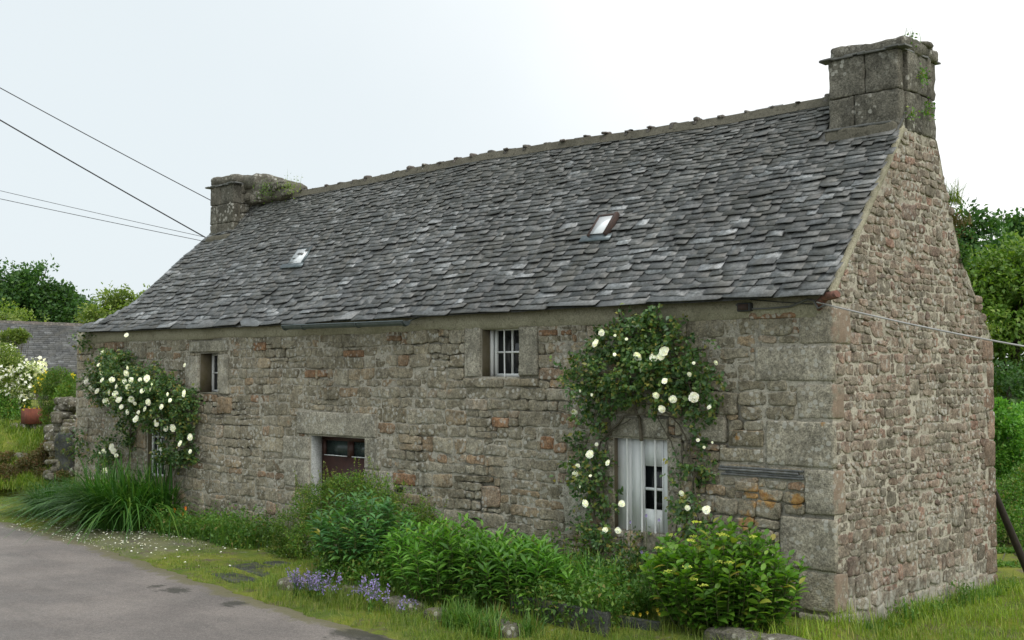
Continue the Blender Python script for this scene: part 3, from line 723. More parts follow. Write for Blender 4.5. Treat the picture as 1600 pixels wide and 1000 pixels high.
# ---------------- roof
EY, EZ = -.17, 3.335; SL = math.hypot(RY-EY, RIDZ-EZ); SD = ((RY-EY)/SL, (RIDZ-EZ)/SL); SN = (-SD[1], SD[0])  # slope dir and normal in (y,z)
PN = (0, SN[0], SN[1]); PC = SN[0]*EY+SN[1]*EZ
def roof_uv(px, py):
    p = onP(px, py, PN, PC); return p[0], (p[1]-EY)*SD[0]+(p[2]-EZ)*SD[1]
LE = [roof_uv(*q) for q in ((126, 520), (165, 503), (205, 480), (240, 448), (285, 405), (331, 364), (372, 330))]
LE = sorted(LE, key=lambda t: t[1]); print('LE', LE, 'SL', SL)
def left_edge(v): return float(np.interp(v, [t[1] for t in LE], [t[0] for t in LE]))
def rp(u, v, h=0.):              # roof point, wavy like the old rafters
    s = .045*noise.noise(Vector((u*.33, v*.5, 4)))+.018*noise.noise(Vector((u*1.1, v*1.1, 8)))
    s += .05*math.exp(-((u+9)/4.)**2)*-1*(1-v/SL)+.06*math.exp(-((u+7.5)/3.)**2)*(v/SL)
    s += max(0, .35-v)*.10
    h += s
    return (u, EY+SD[0]*v+SN[0]*h, EZ+SD[1]*v+SN[1]*h)
def slate(m, u, v, w, l, lift, rot, sk, r, f=rp, th=.012):
    """slate with butt edge centred at (u, v); thickness, cut corners and uneven edges"""
    c1, c2 = r.uniform(.0, .12)*w*.5, r.uniform(.0, .12)*w*.5
    j = lambda: r.uniform(-.006, .006)
    if r.random() < .10: c1 = w*.3
    out = [(-w/2, l), (-w/2+j(), c1*.6), (-w/2+c1, j()), (j()*2, j()), (w/2-c2, sk+j()), (w/2+j(), c2*.6+sk), (w/2, l)]
    cs, sn = math.cos(rot), math.sin(rot); n = len(out); V = []
    for top in (1, 0):
        for (a, b) in out:
            x, y = a*cs-b*sn, a*sn+b*cs
            hh = lift*(1-max(0, b)/l)+.006
            V.append(f(u+x, v+y, hh+(th if top else 0)))
    F = [tuple(range(n))[::-1]]+[(i, (i+1) % n, n+(i+1) % n, n+i) for i in range(n)]
    m.add(V, F)
sr = random.Random(11); mr = M(); v = -.03; row = 0
HOLES = [(roof_uv(950, 357), .30), (roof_uv(470, 402), .2)]
while v < SL-.02:
    gr_ = v/SL; ex = .14 if row == 0 else sr.uniform(.9, 1.1)*(.100*(1-gr_)+.056*gr_)
    u = left_edge(max(v, 0))-.05
    while u < .03:
        w_ = sr.uniform(.38, .85) if row == 0 else sr.uniform(.5, 1.4)*(.27*(1-gr_)+.165*gr_)
        if sr.random() < .06: w_ *= 1.3
        cu = u+w_/2
        if cu+w_/2 > .05: w_ = max(.1, .04+sr.uniform(0, .035)-u); cu = u+w_/2
        jv = sr.gauss(0, .010); lift = abs(sr.gauss(.009, .010))
        if sr.random() < .012: jv -= sr.uniform(.02, .05)
        if v > (1.42-EY)/SD[0] and u+w_ > -.9: u += w_; continue
        slate(mr, cu, v+jv+.012*noise.noise(Vector((cu*.8, v*2, 0))), w_*1.0, ex*1.9 if row else .26, (lift+.018)*(1.1-.45*gr_), sr.gauss(0, .03), sr.gauss(0, .009), sr, th=sr.uniform(.004, .009))
        u += w_+sr.uniform(.002, .008)
        if u > .0: break
    v += ex*(.72 if row == 0 else 1.); row += 1
roof = mr.build('roof', MT['slate'], house)
# under-surface, back slope and hip end
m = M(); V = []; F = []; vv = np.linspace(.0, SL+.0, 8); uu = np.arange(-16, .021, .4)
us_ = 42
for v in vv:
    le = left_edge(v)+.02
    for i in range(us_): V.append(rp(le+(.02-le)*i/(us_-1), v, -.012))
F = [(j*us_+i, j*us_+i+1, (j+1)*us_+i+1, (j+1)*us_+i) for j in range(len(vv)-1) for i in range(us_-1)]
m.add(V, F); m.build('roof_underlay', MT['slate'], roof)
def rpb(u, v, h=0.): x, y, z = rp(u, v, h); return (x, 2*RY-y, z)
mr2 = M(); v = 0; sr = random.Random(12)
while v < SL-.3:
    u = left_edge(v)
    while u < -.95:
        w_ = sr.uniform(.3, .5); slate(mr2, u+w_/2, v, w_, .28, .02, 0, 0, sr, f=rpb); u += w_+.004
    v += .2
V2 = [rpb(left_edge(v), v, -.01) if k == 0 else rpb(-.4, v, -.01) for v in (0, SL) for k in (0, 1)]
mr2.add(V2, [(0, 1, 3, 2)]); mr2.build('back_slope', MT['slate'], roof)
# hip end: joins the left edges of both slopes
mh = M(); nV = 14; V = []
for i in range(nV):
    v = SL*i/(nV-1); a = np.array(rp(left_edge(v), v, .0)); b = np.array(rpb(left_edge(v), v, .0))
    for k in range(9): V.append(a+(b-a)*k/8)
F = [(i*9+k, (i+1)*9+k, (i+1)*9+k+1, i*9+k+1) for i in range(nV-1) for k in range(8)]
mh.add(V, F)
def rph(u, v, h=0.):
    a = np.array(rp(left_edge(v), v)); b = np.array(rpb(left_edge(v), v)); t = (u)/max(.3, (b-a)[1]); p = a+(b-a)*t
    return (p[0]-h*.7, p[1], p[2]+h*.7)
v = 0
while v < SL*.93:
    u = 0; wv = 2*RY-2*rp(0, v)[1]
    while u < wv-.05:
        w_ = min(sr.uniform(.2, .4), wv-u)
        slate(mh, u+w_/2, v, w_, .2, .02, 0, 0, sr, f=rph); u += w_+.004
    v += .12
mh.build('hip_end', MT['slate'], roof)
# ridge tiles
u0 = roof_uv(470, 297)[0]; tl = .37; u = -12.9; sr = random.Random(2); mt_ = M()
while u < -.86:
    l = min(tl, -.84-u); y0, z0 = rp(u+l/2, SL)[1:]; z0 += sr.uniform(-.012, .012); tilt = sr.uniform(-.012, .012)
    V = []
    for i, (du, r1) in enumerate(((0, .080), (l*.5, .075), (l-.05, .076), (l-.045, .088), (l+.012, .090))):
        for k in range(11):
            an = math.pi*k/10; V.append((u+du, y0-r1*math.cos(an)*1.05, z0-.045+r1*math.sin(an)*.95+tilt*(i-1)+.008*noise.noise(Vector((u*3+du*9, k*.6, 1)))))
    mt_.add(V, [(i*11+k, i*11+k+1, (i+1)*11+k+1, (i+1)*11+k) for i in range(4) for k in range(10)])
    # mortar lump over the joint
    block(mt_, (u+l-.01, y0-.02+sr.uniform(-.03, .03), z0+.035), (.08*sr.uniform(.7, 1.3), .13, .045*sr.uniform(.5, 1.3)), .03, .02, .04)
    u += l
mt_.build('ridge_tile', MT['ridge'], roof, smooth=True)
m = M(); V = []
for i, u in enumerate(np.arange(-12.9, -.8, .12)):
    p = rp(u, SL-.14+.02*noise.noise(Vector((u*4, 1, 1))), .035); q = rp(u, SL-.02, .07); V += [p, q]
m.add(V, [(2*i, 2*i+2, 2*i+3, 2*i+1) for i in range(len(V)//2-1)]); m.build('ridge_mortar', MT['mort_c'], roof)
# skylights
def skylight(px4, hgt, frame, lab, name, fm='rust'):
    P = [roof_uv(*p) for p in px4]      # TL TR BR BL
    u0, u1 = (P[0][0]+P[3][0])/2, (P[1][0]+P[2][0])/2; v1, v0 = (P[0][1]+P[1][1])/2, (P[2][1]+P[3][1])/2
    m = M(); f = frame
    def bar(a0, a1, b0, b1, h0, h1):
        V = [rp(a, b, h0 if q == 0 else h1) for a in (a0, a1) for b in (b0, b1) for q in (0, 1)]
        m.add(V, [(0,1,3,2),(4,6,7,5),(0,4,5,1),(2,3,7,6),(0,2,6,4),(1,5,7,3)])
    bar(u0-f, u0, v0-f, v1+f, .0, hgt); bar(u1, u1+f*1.6, v0-f, v1+f, .0, hgt+.02); bar(u0, u1, v0-f, v0, .0, hgt-.03); bar(u0, u1, v1, v1+f, .0, hgt)
    sk = m.build(name, MT[fm], house); sk['label'] = lab
    m = M(); bar(u0-f-.10, u1+f+.08, v0-f-.08, v0-f*.2, .045, .06); m.build('flashing', MT['zinc'], sk)
    m = M(); h = hgt*.92; m.add([rp(u0, v0, h), rp(u1, v0, h), rp(u1, v1, h), rp(u0, v1, h), rp(u0, v0, h-.01), rp(u1, v0, h-.01), rp(u1, v1, h-.01), rp(u0, v1, h-.01)], [(0,1,2,3), (7,6,5,4), (0,4,5,1), (1,5,6,2), (2,6,7,3), (3,7,4,0)])
    m.build('pane', MT['skyglass'], sk)
skylight([(942,345),(965,343),(949,370),(926,372)], .08, .03, 'larger rusty framed skylight right of the middle', 'skylight')
skylight([(470,391),(490,391),(469,414),(450,414)], .04, .012, 'small narrow skylight near the left chimney', 'skylight', 'zinc')

# ---------------- chimneys
def chimney(x0, x1, y0, y1, zb, zt, courses, lab, capw=.05, slant=0.):
    m = M(); rr = random.Random(int(abs(x0)*10))
    zs = np.linspace(zb, zt, courses+1)
    block(m, ((x0+x1)/2, (y0+y1)/2, (zb+zt)/2-.02), (x1-x0-.05, y1-y0-.05, zt-zb), .03, .012, .12)
    co = m.build('chimney', MT['mort_c'], house, smooth=True); co['label'] = lab
    m = M()
    for i in range(courses):
        a, b = zs[i], zs[i+1]
        # front and back stones
        for yy in (y0, y1):
            xs = [x0]; 
            while xs[-1] < x1-.3: xs.append(xs[-1]+rr.uniform(.24, .55))
            if x1-xs[-1] < .2 and len(xs) > 1: xs.pop()
            xs.append(x1)
            for k in range(len(xs)-1):
                dpt = rr.uniform(.1, .2)
                block(m, ((xs[k]+xs[k+1])/2, yy+(dpt/2-.03 if yy == y0 else -dpt/2+.03), (a+b)/2), (xs[k+1]-xs[k]-.004, dpt, b-a-.004), .022, .016, .05)
        for xx in (x0, x1):
            ys = [y0+.13]
            while ys[-1] < y1-.35: ys.append(ys[-1]+rr.uniform(.14, .3))
            ys.append(y1-.13)
            for k in range(len(ys)-1):
                sp = rr.random() < .5; zz = [(a, b)] if not sp else [(a, (a+b)/2), ((a+b)/2, b)]
                for (c0, c1) in zz:
                    block(m, (xx+(.03 if xx == x0 else -.03), (ys[k]+ys[k+1])/2, (c0+c1)/2), (.12+rr.uniform(-.015, .015), ys[k+1]-ys[k]-.004, c1-c0-.004), .022, .018, .05)
    m.build('chimney_stone', MT['chim'], co, smooth=True)
    m = M()      # projecting drip slates
    for s_ in range(6):
        t = s_/6; xs0 = x0-.07+t*(x1-x0+.1); block(m, (xs0+.1, y0+.02, zt+.01+rr.uniform(-.008, .008)), (.26, .16, .022), .006, .006, .06, rot=rr.uniform(-.08, .08))
        ys0 = y0-.07+t*(y1-y0+.1); block(m, (x1-.05, ys0+.1, zt+.01+rr.uniform(-.008, .008)), (.16, .26, .022), .006, .006, .06, rot=rr.uniform(-.08, .08))
        block(m, (x0-.0, ys0+.1, zt+.01+rr.uniform(-.008, .008)), (.14, .26, .022), .006, .006, .06, rot=rr.uniform(-.08, .08))
    m.build('drip_slate', MT['slate'], co)
    return co
c1 = chimney(-.84, .0, 1.53, 2.40, 5.24, 6.13, 2, 'right chimney of dark square granite blocks', )
m = M(); block(m, (-.40, 1.975, 6.20), (.90, .93, .15), .05, .035, .05, 5)
for k in range(14): block(m, (-.40+random.uniform(-.4, .4), 1.97+random.uniform(-.42, .42), 6.27), (random.uniform(.12, .3), random.uniform(.12, .3), .05), .025, .02, .05)
m.build('chimney_cap', MT['chim'], c1, smooth=True)
m = M()
for k in range(4): block(m, (-.84+.1+.19*k, 1.50, 5.315+random.uniform(-.006, .006)), (.24, .2, .024), .006, .005, .06, rot=random.uniform(-.05, .05))
m.build('drip_slate', MT['slate'], c1)
m = M(); block(m, (-.43, 1.66, 5.02), (.84, .52, .62), .05, .02, .1)
m.build('chimney_base', MT['mort_c'], c1, smooth=True)
c2 = chimney(-13.72, -12.92, 1.45, 2.35, 5.02, 6.08, 3, 'left chimney of weathered granite at the hipped end')
m = M(); block(m, (-13.33, 1.9, 6.17), (.86, .98, .2), .09, .03, .07, 5)
block(m, (-12.75, 1.95, 6.12), (.5, .7, .26), .10, .04, .07, 5); block(m, (-12.45, 1.95, 6.02), (.5, .6, .26), .1, .04, .07, 5); block(m, (-12.05, 1.95, 5.92), (.6, .5, .24), .09, .04, .07, 5)
m.build('chimney_cap', MT['chim'], c2, smooth=True)
m = M(); block(m, (-12.3, 1.94, 5.86), (1.3, .5, .3), .08, .03, .08, 5); block(m, (-13.3, 1.44, 5.0), (.84, .3, .3), .08, .02, .08, 5); m.build('chimney_base', MT['mort_c'], c2, smooth=True)
m = M()
for k in range(26): block(m, (-12.85+random.uniform(0, 1.15), 1.72+random.uniform(-.05, .1), 5.78+random.uniform(-.02, .22)), (random.uniform(.14, .3), .14, random.uniform(.08, .16)), .04, .02, .05, 6, random.uniform(-.3, .3))
m.build('haunch_stones', MT['chim'], c2, smooth=True)
# gable face under chimney is gable_wall; infill between shoulder and stack
# ---------------- gutter, pipe
g0 = onY(446, 512, -.30); g1_ = onY(636, 505, -.30); m = M(); V = []; n = 40; K = 9
for sgn, rr in ((0, .062), (1, .057)):
    for i in range(n):
        t = i/(n-1); c = g0+(g1_-g0)*t
        for k in range(K):
            an = math.pi+math.pi*k/(K-1); V.append((c[0], c[1]+rr*math.cos(an), c[2]+.03+rr*math.sin(an)))
off = n*K
F = [(i*K+k, (i+1)*K+k, (i+1)*K+k+1, i*K+k+1) for i in range(n-1) for k in range(K-1)]; F += [tuple(off+q for q in f[::-1]) for f in F]
m.add(V, F)
tube(m, [(g0[0], g0[1]-.066, g0[2]+.03), (g1_[0], g1_[1]-.066, g1_[2]+.03)], .009)
for i in (0, n-1):
    m.add([V[i*K+k] for k in range(K)], [tuple(range(K))])
for t in (.0, .17, .63, .985):
    c = g0+(g1_-g0)*t; tube(m, [(c[0], c[1]+.068*math.cos(math.pi+math.pi*k/8), c[2]+.03+.068*math.sin(math.pi+math.pi*k/8)) for k in range(9)]+[(c[0], -.02, c[2]+.1)], .008)
gut = m.build('gutter', MT['zinc'], house, smooth=True); gut['label'] = 'short zinc gutter under the eaves'
m = M(); p = atD(1279, 475, 11.66); q = atD(1307, 460, 11.40)
tube(m, [p+np.array([-.02, .06, -.05]), p, p*.6+q*.4+np.array([0, 0, .035]), q, q+(q-p)*.06], [.030, .040, .044, .042, .036], 12); m.build('clay_pipe', MT['clay'], house, smooth=True)

# ================= FOLIAGE
def rot_frames(d, up):
    d = d/np.linalg.norm(d, axis=1, keepdims=True); x = np.cross(d, up); x /= np.linalg.norm(x, axis=1, keepdims=True)+1e-9
    return x, d, np.cross(x, d)
T_LEAF = (np.array([[0,0,0],[-.5,.42,.10],[0,.45,0],[.5,.42,.10],[0,1,-.08]]), np.array([[0,2,4,1],[0,3,4,2]]))
T_LANCE = (np.array([[0,0,0],[-.5,.35,.06],[0,.4,0],[.5,.35,.06],[-.34,.7,-.02],[0,.72,-.08],[.34,.7,-.02],[0,1,-.24]]), np.array([[0,2,1,1],[0,3,2,2],[1,2,5,4],[2,3,6,5],[4,5,7,7],[5,6,7,7]]))
def tri_ok(f): return f
T_BROAD = (np.array([[0,0,0],[-.36,.2,.05],[0,.2,0],[.36,.2,.05],[-.5,.52,.06],[0,.55,-.01],[.5,.52,.06],[-.3,.8,0],[0,.82,-.07],[.3,.8,0],[0,1.03,-.16]]),
           [np.array([[1,2,5,4],[2,3,6,5],[4,5,8,7],[5,6,9,8]]), np.array([[0,2,1],[0,3,2],[7,8,10],[8,9,10]])])
T_LANCE = (T_LANCE[0], [np.array([[1,2,5,4],[2,3,6,5]]), np.array([[0,2,1],[0,3,2],[4,5,7],[5,6,7]])])
T_LEAF = (T_LEAF[0], [T_LEAF[1]])
def scatter(m, T, pos, d, ln, wd, up=None, jit=.5):
    """leaves at pos pointing along d with length ln, width wd (arrays)"""
    n = len(pos)
    if n == 0: return
    pos = np.asarray(pos, float); d = np.asarray(d, float)
    if up is None: up = np.tile([0, 0, 1.], (n, 1))
    up = up+RNG.normal(0, jit, (n, 3))
    x, y, z = rot_frames(d, up)
    tv, tf = T; ln = np.broadcast_to(ln, n); wd = np.broadcast_to(wd, n)
    V = pos[:, None]+tv[None, :, :1]*x[:, None]*wd[:, None, None]+tv[None, :, 1:2]*y[:, None]*ln[:, None, None]+tv[None, :, 2:]*z[:, None]*ln[:, None, None]
    k = len(tv)
    base = m.n; m.V.append(V.reshape(-1, 3)); m.n += n*k
    for f in tf: m.F.append((f[None]+(np.arange(n)*k)[:, None, None]).reshape(-1, f.shape[1])+base)
def rdir(n, zb=0., s=1.):
    v = RNG.normal(0, 1, (n, 3)); v /= np.linalg.norm(v, axis=1, keepdims=True); v[:, 2] = v[:, 2]*s+zb; return v
def blades(m, base, h, w, lean, seg=4, droop=.6):
    """arching strips: base (n,3), h length, w width, lean (n,2) sideways drift at the tip"""
    n = len(base); h = np.broadcast_to(h, n); w = np.broadcast_to(w, n); V = np.zeros((n, 2*seg+1, 3))
    ln = np.linalg.norm(lean, axis=1)+1e-6; side = np.stack([-lean[:, 1]/ln, lean[:, 0]/ln, np.zeros(n)], 1)
    for i in range(seg+1):
        t = i/seg; a = t**1.7
        c = base+np.stack([lean[:, 0]*a*h, lean[:, 1]*a*h, h*(t-droop*ln*t**2.4*.8)], 1)
        ww = (w*(1-t**2.2)*.5)[:, None]*side
        if i < seg: V[:, 2*i] = c-ww; V[:, 2*i+1] = c+ww
        else: V[:, 2*seg] = c
    k = 2*seg+1; b0 = m.n; m.V.append(V.reshape(-1, 3)); m.n += n*k
    q = np.array([[2*i, 2*i+1, 2*i+3, 2*i+2] for i in range(seg-1)]); o = (np.arange(n)*k)[:, None, None]
    m.F.append((q[None]+o).reshape(-1, 4)+b0); m.F.append((np.array([[2*seg-2, 2*seg-1, 2*seg]])[None]+o).reshape(-1, 3)+b0)
def gpos(n, x0, x1, y0, y1):
    p = np.stack([RNG.uniform(x0, x1, n), RNG.uniform(y0, y1, n), np.zeros(n)], 1)
    return p
def setz(p, dz=0.):
    for q in p: q[2] = H(q[0], q[1])+dz
    return p
def mbank(c, s): return 0

# --- herbaceous clumps: upright stems carrying leaves
def clump(name, lab, cat, base, rx, ry, hgt, nst, leaf, mat, lw, T, per=22, rz=0, top=None, group=None, spread=.35, whorl=.055, lmin=.35, dome=.45, flat=.25):
    base = np.array(base, float); e = empty(name, base, lab, cat, group)
    ms_, ml_ = M(), M(); P = []; D = []; LN = []; tops = []
    cr_, sr_ = math.cos(rz), math.sin(rz)
    for i in range(nst):
        a = RNG.uniform(0, 2*math.pi); r = math.sqrt(RNG.uniform(0, 1)); ox, oy = rx*r*math.cos(a), ry*r*math.sin(a)
        ox, oy = ox*cr_-oy*sr_, ox*sr_+oy*cr_
        h = hgt*(1-dome*r**2)*RNG.uniform(.78, 1.08)
        b = base+np.array([ox*.75, oy*.75, 0]); b[2] = H(b[0], b[1])
        tip = base+np.array([ox*(1+spread*.5), oy*(1+spread*.5), h])+np.array([*RNG.normal(0, .03, 2), 0])
        mid = (b+tip)/2+np.array([ox*.1, oy*.1, .02])
        tube(ms_, [b, mid, tip], [.005, .004, .003], 4, cap=False)
        tops.append((tip, r)); sd_ = tip-b
        for k in range(per):
            t = lmin+(1-lmin)*(k+RNG.uniform(0, 1))/per
            p = b*(1-t)**2+2*t*(1-t)*mid+tip*t*t; an = k*2.4+RNG.uniform(-.4, .4)
            up_ = .25+.9*(t**3)-flat
            P.append(p); D.append((math.cos(an), math.sin(an), up_)); LN.append(leaf*RNG.uniform(.65, 1.2)*(1 if t < .93 else .7))
    LN = np.array(LN); scatter(ml_, T, P, D, LN, LN*lw, jit=.25)
    ms_.build('stem', MT['stem'], e)['kind'] = 'stuff'; ml_.build('foliage', mat, e)
    return e, tops
def crown_pts(blobs, n, shell=.6):
    """points through a set of ellipsoids (c, r3), weighted by volume, biased to the outside"""
    w_ = np.array([b[1][0]*b[1][1]*b[1][2] for b in blobs])**.72; w_ /= w_.sum(); idx = RNG.choice(len(blobs), n, p=w_)
    c = np.array([b[0] for b in blobs])[idx]; r = np.array([b[1] for b in blobs])[idx]
    d = rdir(n); rad = RNG.uniform(0, 1, n)**(1/(2+4*shell)); rad *= 1+.10*RNG.normal(0, 1, n)
    return c+d*r*rad[:, None], d
def thin(p, sc, thr, off=0):
    k = np.array([noise.noise(Vector((q[0]*sc+off, q[1]*sc, q[2]*sc))) > thr for q in p]); return k
def tree(name, lab, cat, base, trunk_h, blobs, n, leaf, mat, group=None, thr=-.18, sc=1.2, tr=.18, T=T_LEAF, lw=.6):
    e = empty(name, base, lab, cat, group); base = np.array(base, float)
    mt = M(); cc = np.mean([b[0] for b in blobs], 0)
    fork = base+np.array([0, 0, trunk_h]); tube(mt, [base+np.array([0, 0, -.2]), base+np.array([.05, .03, trunk_h*.5]), fork], [tr, tr*.75, tr*.6], 8)
    for b in blobs:
        c, r = np.array(b[0]), b[1]; mid = fork*.5+c*.5+RNG.normal(0, .12, 3)
        tube(mt, [fork-np.array([0,0,.1]), mid, c+np.array([0, 0, r[2]*.5])], [tr*.42, tr*.25, tr*.06], 6)
    mt.build('trunk', MT['bark'], e)
    # sub clusters give the crown its lumps
    p, d = crown_pts(blobs, max(10, n//45), .8); sub = [(q, np.array([1, 1, .8])*leaf*RNG.uniform(2.2, 5.)) for q in p]
    P, d2 = crown_pts(sub, n, .5); k = thin(P, sc, thr); P = P[k]; d2 = d2[k]
    ml = M(); L = leaf*RNG.uniform(.6, 1.3, len(P)); scatter(ml, T, P, d2*.6+rdir(len(P), -.1)*.6, L, L*lw, jit=.7)
    ml.build('crown', mat, e); return e
def bl(px, py, rpx, D, zs=1.0, ys=1.0):
    c = atD(px, py, D); r = rpx/FPX*D; return (c, np.array([r, r*ys, r*zs]))

# --- climbing roses
def bloom_mesh(m, c, r, nrm, k=0):
    """cupped rose of three rings of petals"""
    nrm = np.array(nrm, float); nrm /= np.linalg.norm(nrm); a = np.cross(nrm, (0, 0, 1)); a /= np.linalg.norm(a)+1e-9; b = np.cross(nrm, a)
    V_ = [c+nrm*r*.06]+[c+(a*math.cos(t)+b*math.sin(t))*r*.62+nrm*r*.02 for t in np.arange(8)*math.pi/4]+[c+(a*math.cos(t)+b*math.sin(t))*r*.36+nrm*r*.34 for t in np.arange(8)*math.pi/4]+[c+nrm*r*.42]
    m.add(V_, [(1+i, 1+(i+1) % 8, 9+(i+1) % 8, 9+i) for i in range(8)]+[(9+i, 9+(i+1) % 8, 17) for i in range(8)])
    for ring, (n, rr, op, ps) in enumerate(((8, 1., .12, .95), (5, .72, .42, .8), (4, .42, .8, .62), (3, .2, 1.1, .45))):
        for i in range(n):
            an = 2*math.pi*(i+.5*ring)/n+k+RNG.uniform(-.15, .15); d = a*math.cos(an)+b*math.sin(an); s = np.cross(nrm, d); q = r*ps*RNG.uniform(.85, 1.1)
            o = c+d*r*rr*.22
            P = [o-s*q*.18, o+s*q*.18, o+d*q*.55*(1-op*.3)+s*q*.50+nrm*q*op*.5, o+d*q*.95*(1-op*.6)+s*q*.26+nrm*q*(op*.95), o+d*q*.95*(1-op*.6)-s*q*.26+nrm*q*(op*.95+.06), o+d*q*.55*(1-op*.3)-s*q*.50+nrm*q*op*.5]
            m.add(P, [(0, 1, 2, 5), (5, 2, 3, 4)])
def climbing_rose(lab, base, blobs, canes, blooms, nleaf, leaf, sprigs=40):
    e = empty('climbing_rose', base, lab, 'climbing rose', 'climbing roses on the cottage wall')
    mc = M()
    for pts, r in canes:
        P = [np.array(onY(px, py, y)) for px, py, y in pts]; Q = []
        for i in range(len(P)-1):
            for t in np.linspace(0, 1, 6)[:-1]: Q.append(P[i]*(1-t)+P[i+1]*t+RNG.normal(0, .008, 3))
        Q.append(P[-1]); tube(mc, Q, np.linspace(r, r*.5, len(Q)), 6)
    B = []
    for px, py, rp_, th in blobs:
        c = onY(px, py, -th*.55-.03); r = rp_/FPX*depth(c); B.append((c, np.array([r*1.35, th*.55, r])))
    ml = M(); p, d = crown_pts(B, nleaf//24, .2); P = []; D = []
    for q, dd in zip(p, d):           # little sprays of leaflets
        dr = dd+RNG.normal(0, .6, 3)+np.array([0, -.4, -.1]); dr /= np.linalg.norm(dr); Lh = RNG.uniform(.10, .24)
        n = RNG.integers(16, 30); t = RNG.uniform(0, 1, n)[:, None]; P.append(q+dr*t*Lh+RNG.normal(0, .022, (n, 3))); D.append(dr*.35+rdir(n, -.25)*.8)
    for _ in range(sprigs):           # loose shoots around the outline
        q, dd = p[RNG.integers(len(p))], rdir(1)[0]; dd[1] = -abs(dd[1])*.4; dd[2] = dd[2]*.8+.15; ln = RNG.uniform(.15, .42)
        n = int(ln*70); t = RNG.uniform(.1, 1, n)[:, None]; arc = q+dd*t*ln+np.array([0, 0, -.25])*t**2*ln
        tube(mc, [q, q+dd*ln*.5-np.array([0,0,.06])*ln, q+dd*ln-np.array([0, 0, .25])*ln], [.004, .003, .002], 4, cap=False); P.append(arc+RNG.normal(0, .012, (n, 3))); D.append(dd*.3+rdir(n))
    P = np.concatenate(P); D = np.concatenate(D); k_ = thin(P, 4.5, -.16, 3)|(RNG.uniform(0, 1, len(P)) < .2); P = P[k_]; D = D[k_]; P[:, 1] = np.minimum(P[:, 1], -.045)
    L = leaf*RNG.uniform(.55, 1.25, len(P)); scatter(ml, T_LEAF, P, D, L, L*.66, up=np.tile([.1, -1., .7], (len(P), 1)), jit=.7)
    mc.build('stem', MT['cane'], e)['kind'] = 'stuff'; ml.build('foliage', MT['rose'], e)
    for (px, py, s) in blooms:
        ths = [b[3] for b in blobs if (b[0]-px)**2+(b[1]-py)**2 < (b[2]*1.2)**2]; y = -(max(ths) if ths else .12)-.11
        c = onY(px, py, y); m = M(); nr = (RNG.normal(.25, .3), -1, RNG.normal(.15, .3)); bloom_mesh(m, c, s, nr, RNG.uniform(0, 6)); m.build('bloom', MT['petal'], e)
    return e
RB = [(1000,530,44,.3),(955,572,46,.32),(1040,555,48,.32),(1080,590,34,.3),(1008,580,42,.32),(930,612,28,.3),(968,608,26,.25),(1045,612,26,.25),(1085,628,24,.25),(985,512,18,.15),(905,580,16,.15),(1122,572,14,.12),(940,540,20,.2),(1000,497,10,.1),(925,650,20,.22),(905,700,16,.2),(928,732,24,.22),(913,755,20,.22),(932,780,20,.22),(926,812,22,.25),(1088,680,18,.2),(1080,725,18,.2),(1084,765,20,.22),(1080,805,22,.25),(955,842,20,.25),(1010,856,20,.2),(1062,846,22,.22)]
b5 = [(795,298,.062),(828,240,.045),(1022,368,.062),(1112,375,.062),(1165,340,.062),(1148,370,.05),(898,358,.025),(1168,502,.04),(1302,465,.035),(1122,578,.048),(1212,600,.052),(1326,590,.065),(1152,652,.05),(1408,642,.03),(1445,403,.034),(682,672,.05),(775,575,.022),(712,555,.022),(962,275,.022),(745,278,.022),(765,897,.062),(862,942,.045),(800,843,.028),(700,957,.03),(900,255,.02),(1325,405,.022),(1345,820,.022),(1425,833,.018),(1380,858,.018)]
b6 = [(260,316,.042),(268,283,.025),(302,438,.05),(383,547,.038),(452,440,.045),(437,550,.045),(697,396,.036),(721,456,.036),(800,464,.05),(280,367,.025),(322,325,.02),(240,262,.022),(765,178,.022),(790,208,.018),(1045,545,.016)][:14]
BR = [(700+x/3.449, 450+y/3.449, s*.80) for x, y, s in b5]+[(800+x/2.631, 620+y/2.631, s*.85) for x, y, s in b6]
CR = [([(925,905,-.12),(932,820,-.12),(925,740,-.1),(940,690,-.1),(975,650,-.12),(1030,640,-.15),(1070,660,-.12)], .016), ([(935,900,-.15),(945,800,-.1),(938,735,-.1),(950,680,-.08),(985,655,-.1)], .011), ([(940,905,-.1),(925,780,-.14),(915,700,-.14),(930,640,-.15),(1000,590,-.2)], .012),
      ([(1075,900,-.12),(1072,820,-.1),(1085,740,-.1),(1070,680,-.1),(1045,640,-.12),(1000,628,-.14)], .014), ([(1080,900,-.15),(1090,790,-.12),(1078,700,-.1),(1090,640,-.12),(1060,560,-.18)], .011),
      ([(1003,690,-.07),(998,655,-.07),(990,615,-.12),(980,575,-.16)], .022), ([(975,650,-.06),(950,680,-.06),(944,730,-.05)], .010), ([(1020,640,-.1),(1050,690,-.07),(1058,720,-.05)], .007)]
climbing_rose('climbing rose with large white blooms arching over the barred low window', onY(1000, 940, -.15), RB, CR, BR, 13500, .058, 70)
c2_ = [(425,190),(405,238),(418,270),(355,305),(378,335),(420,300),(435,385),(443,395),(452,350),(475,357),(525,250),(520,272),(513,305),(528,328),(577,298),(605,293),(622,335),(627,318),(690,358),(700,383),(758,355),(665,410),(597,418),(570,432),(525,432),(560,460),(490,380),(760,238),(520,115),(640,470),(712,497),(645,482),(683,500),(742,560),(783,593),(783,535),(668,578),(411,603),(428,592),(460,575),(468,590),(478,610),(432,672),(555,395),(540,378),(400,345),(500,410),(540,300),(585,345),(550,340),(610,390),(460,300),(480,325)]
BL2 = [(x/2.6325, 480+y/2.6325, RNG.choice([.036, .045, .055, .062])) for x, y in c2_]
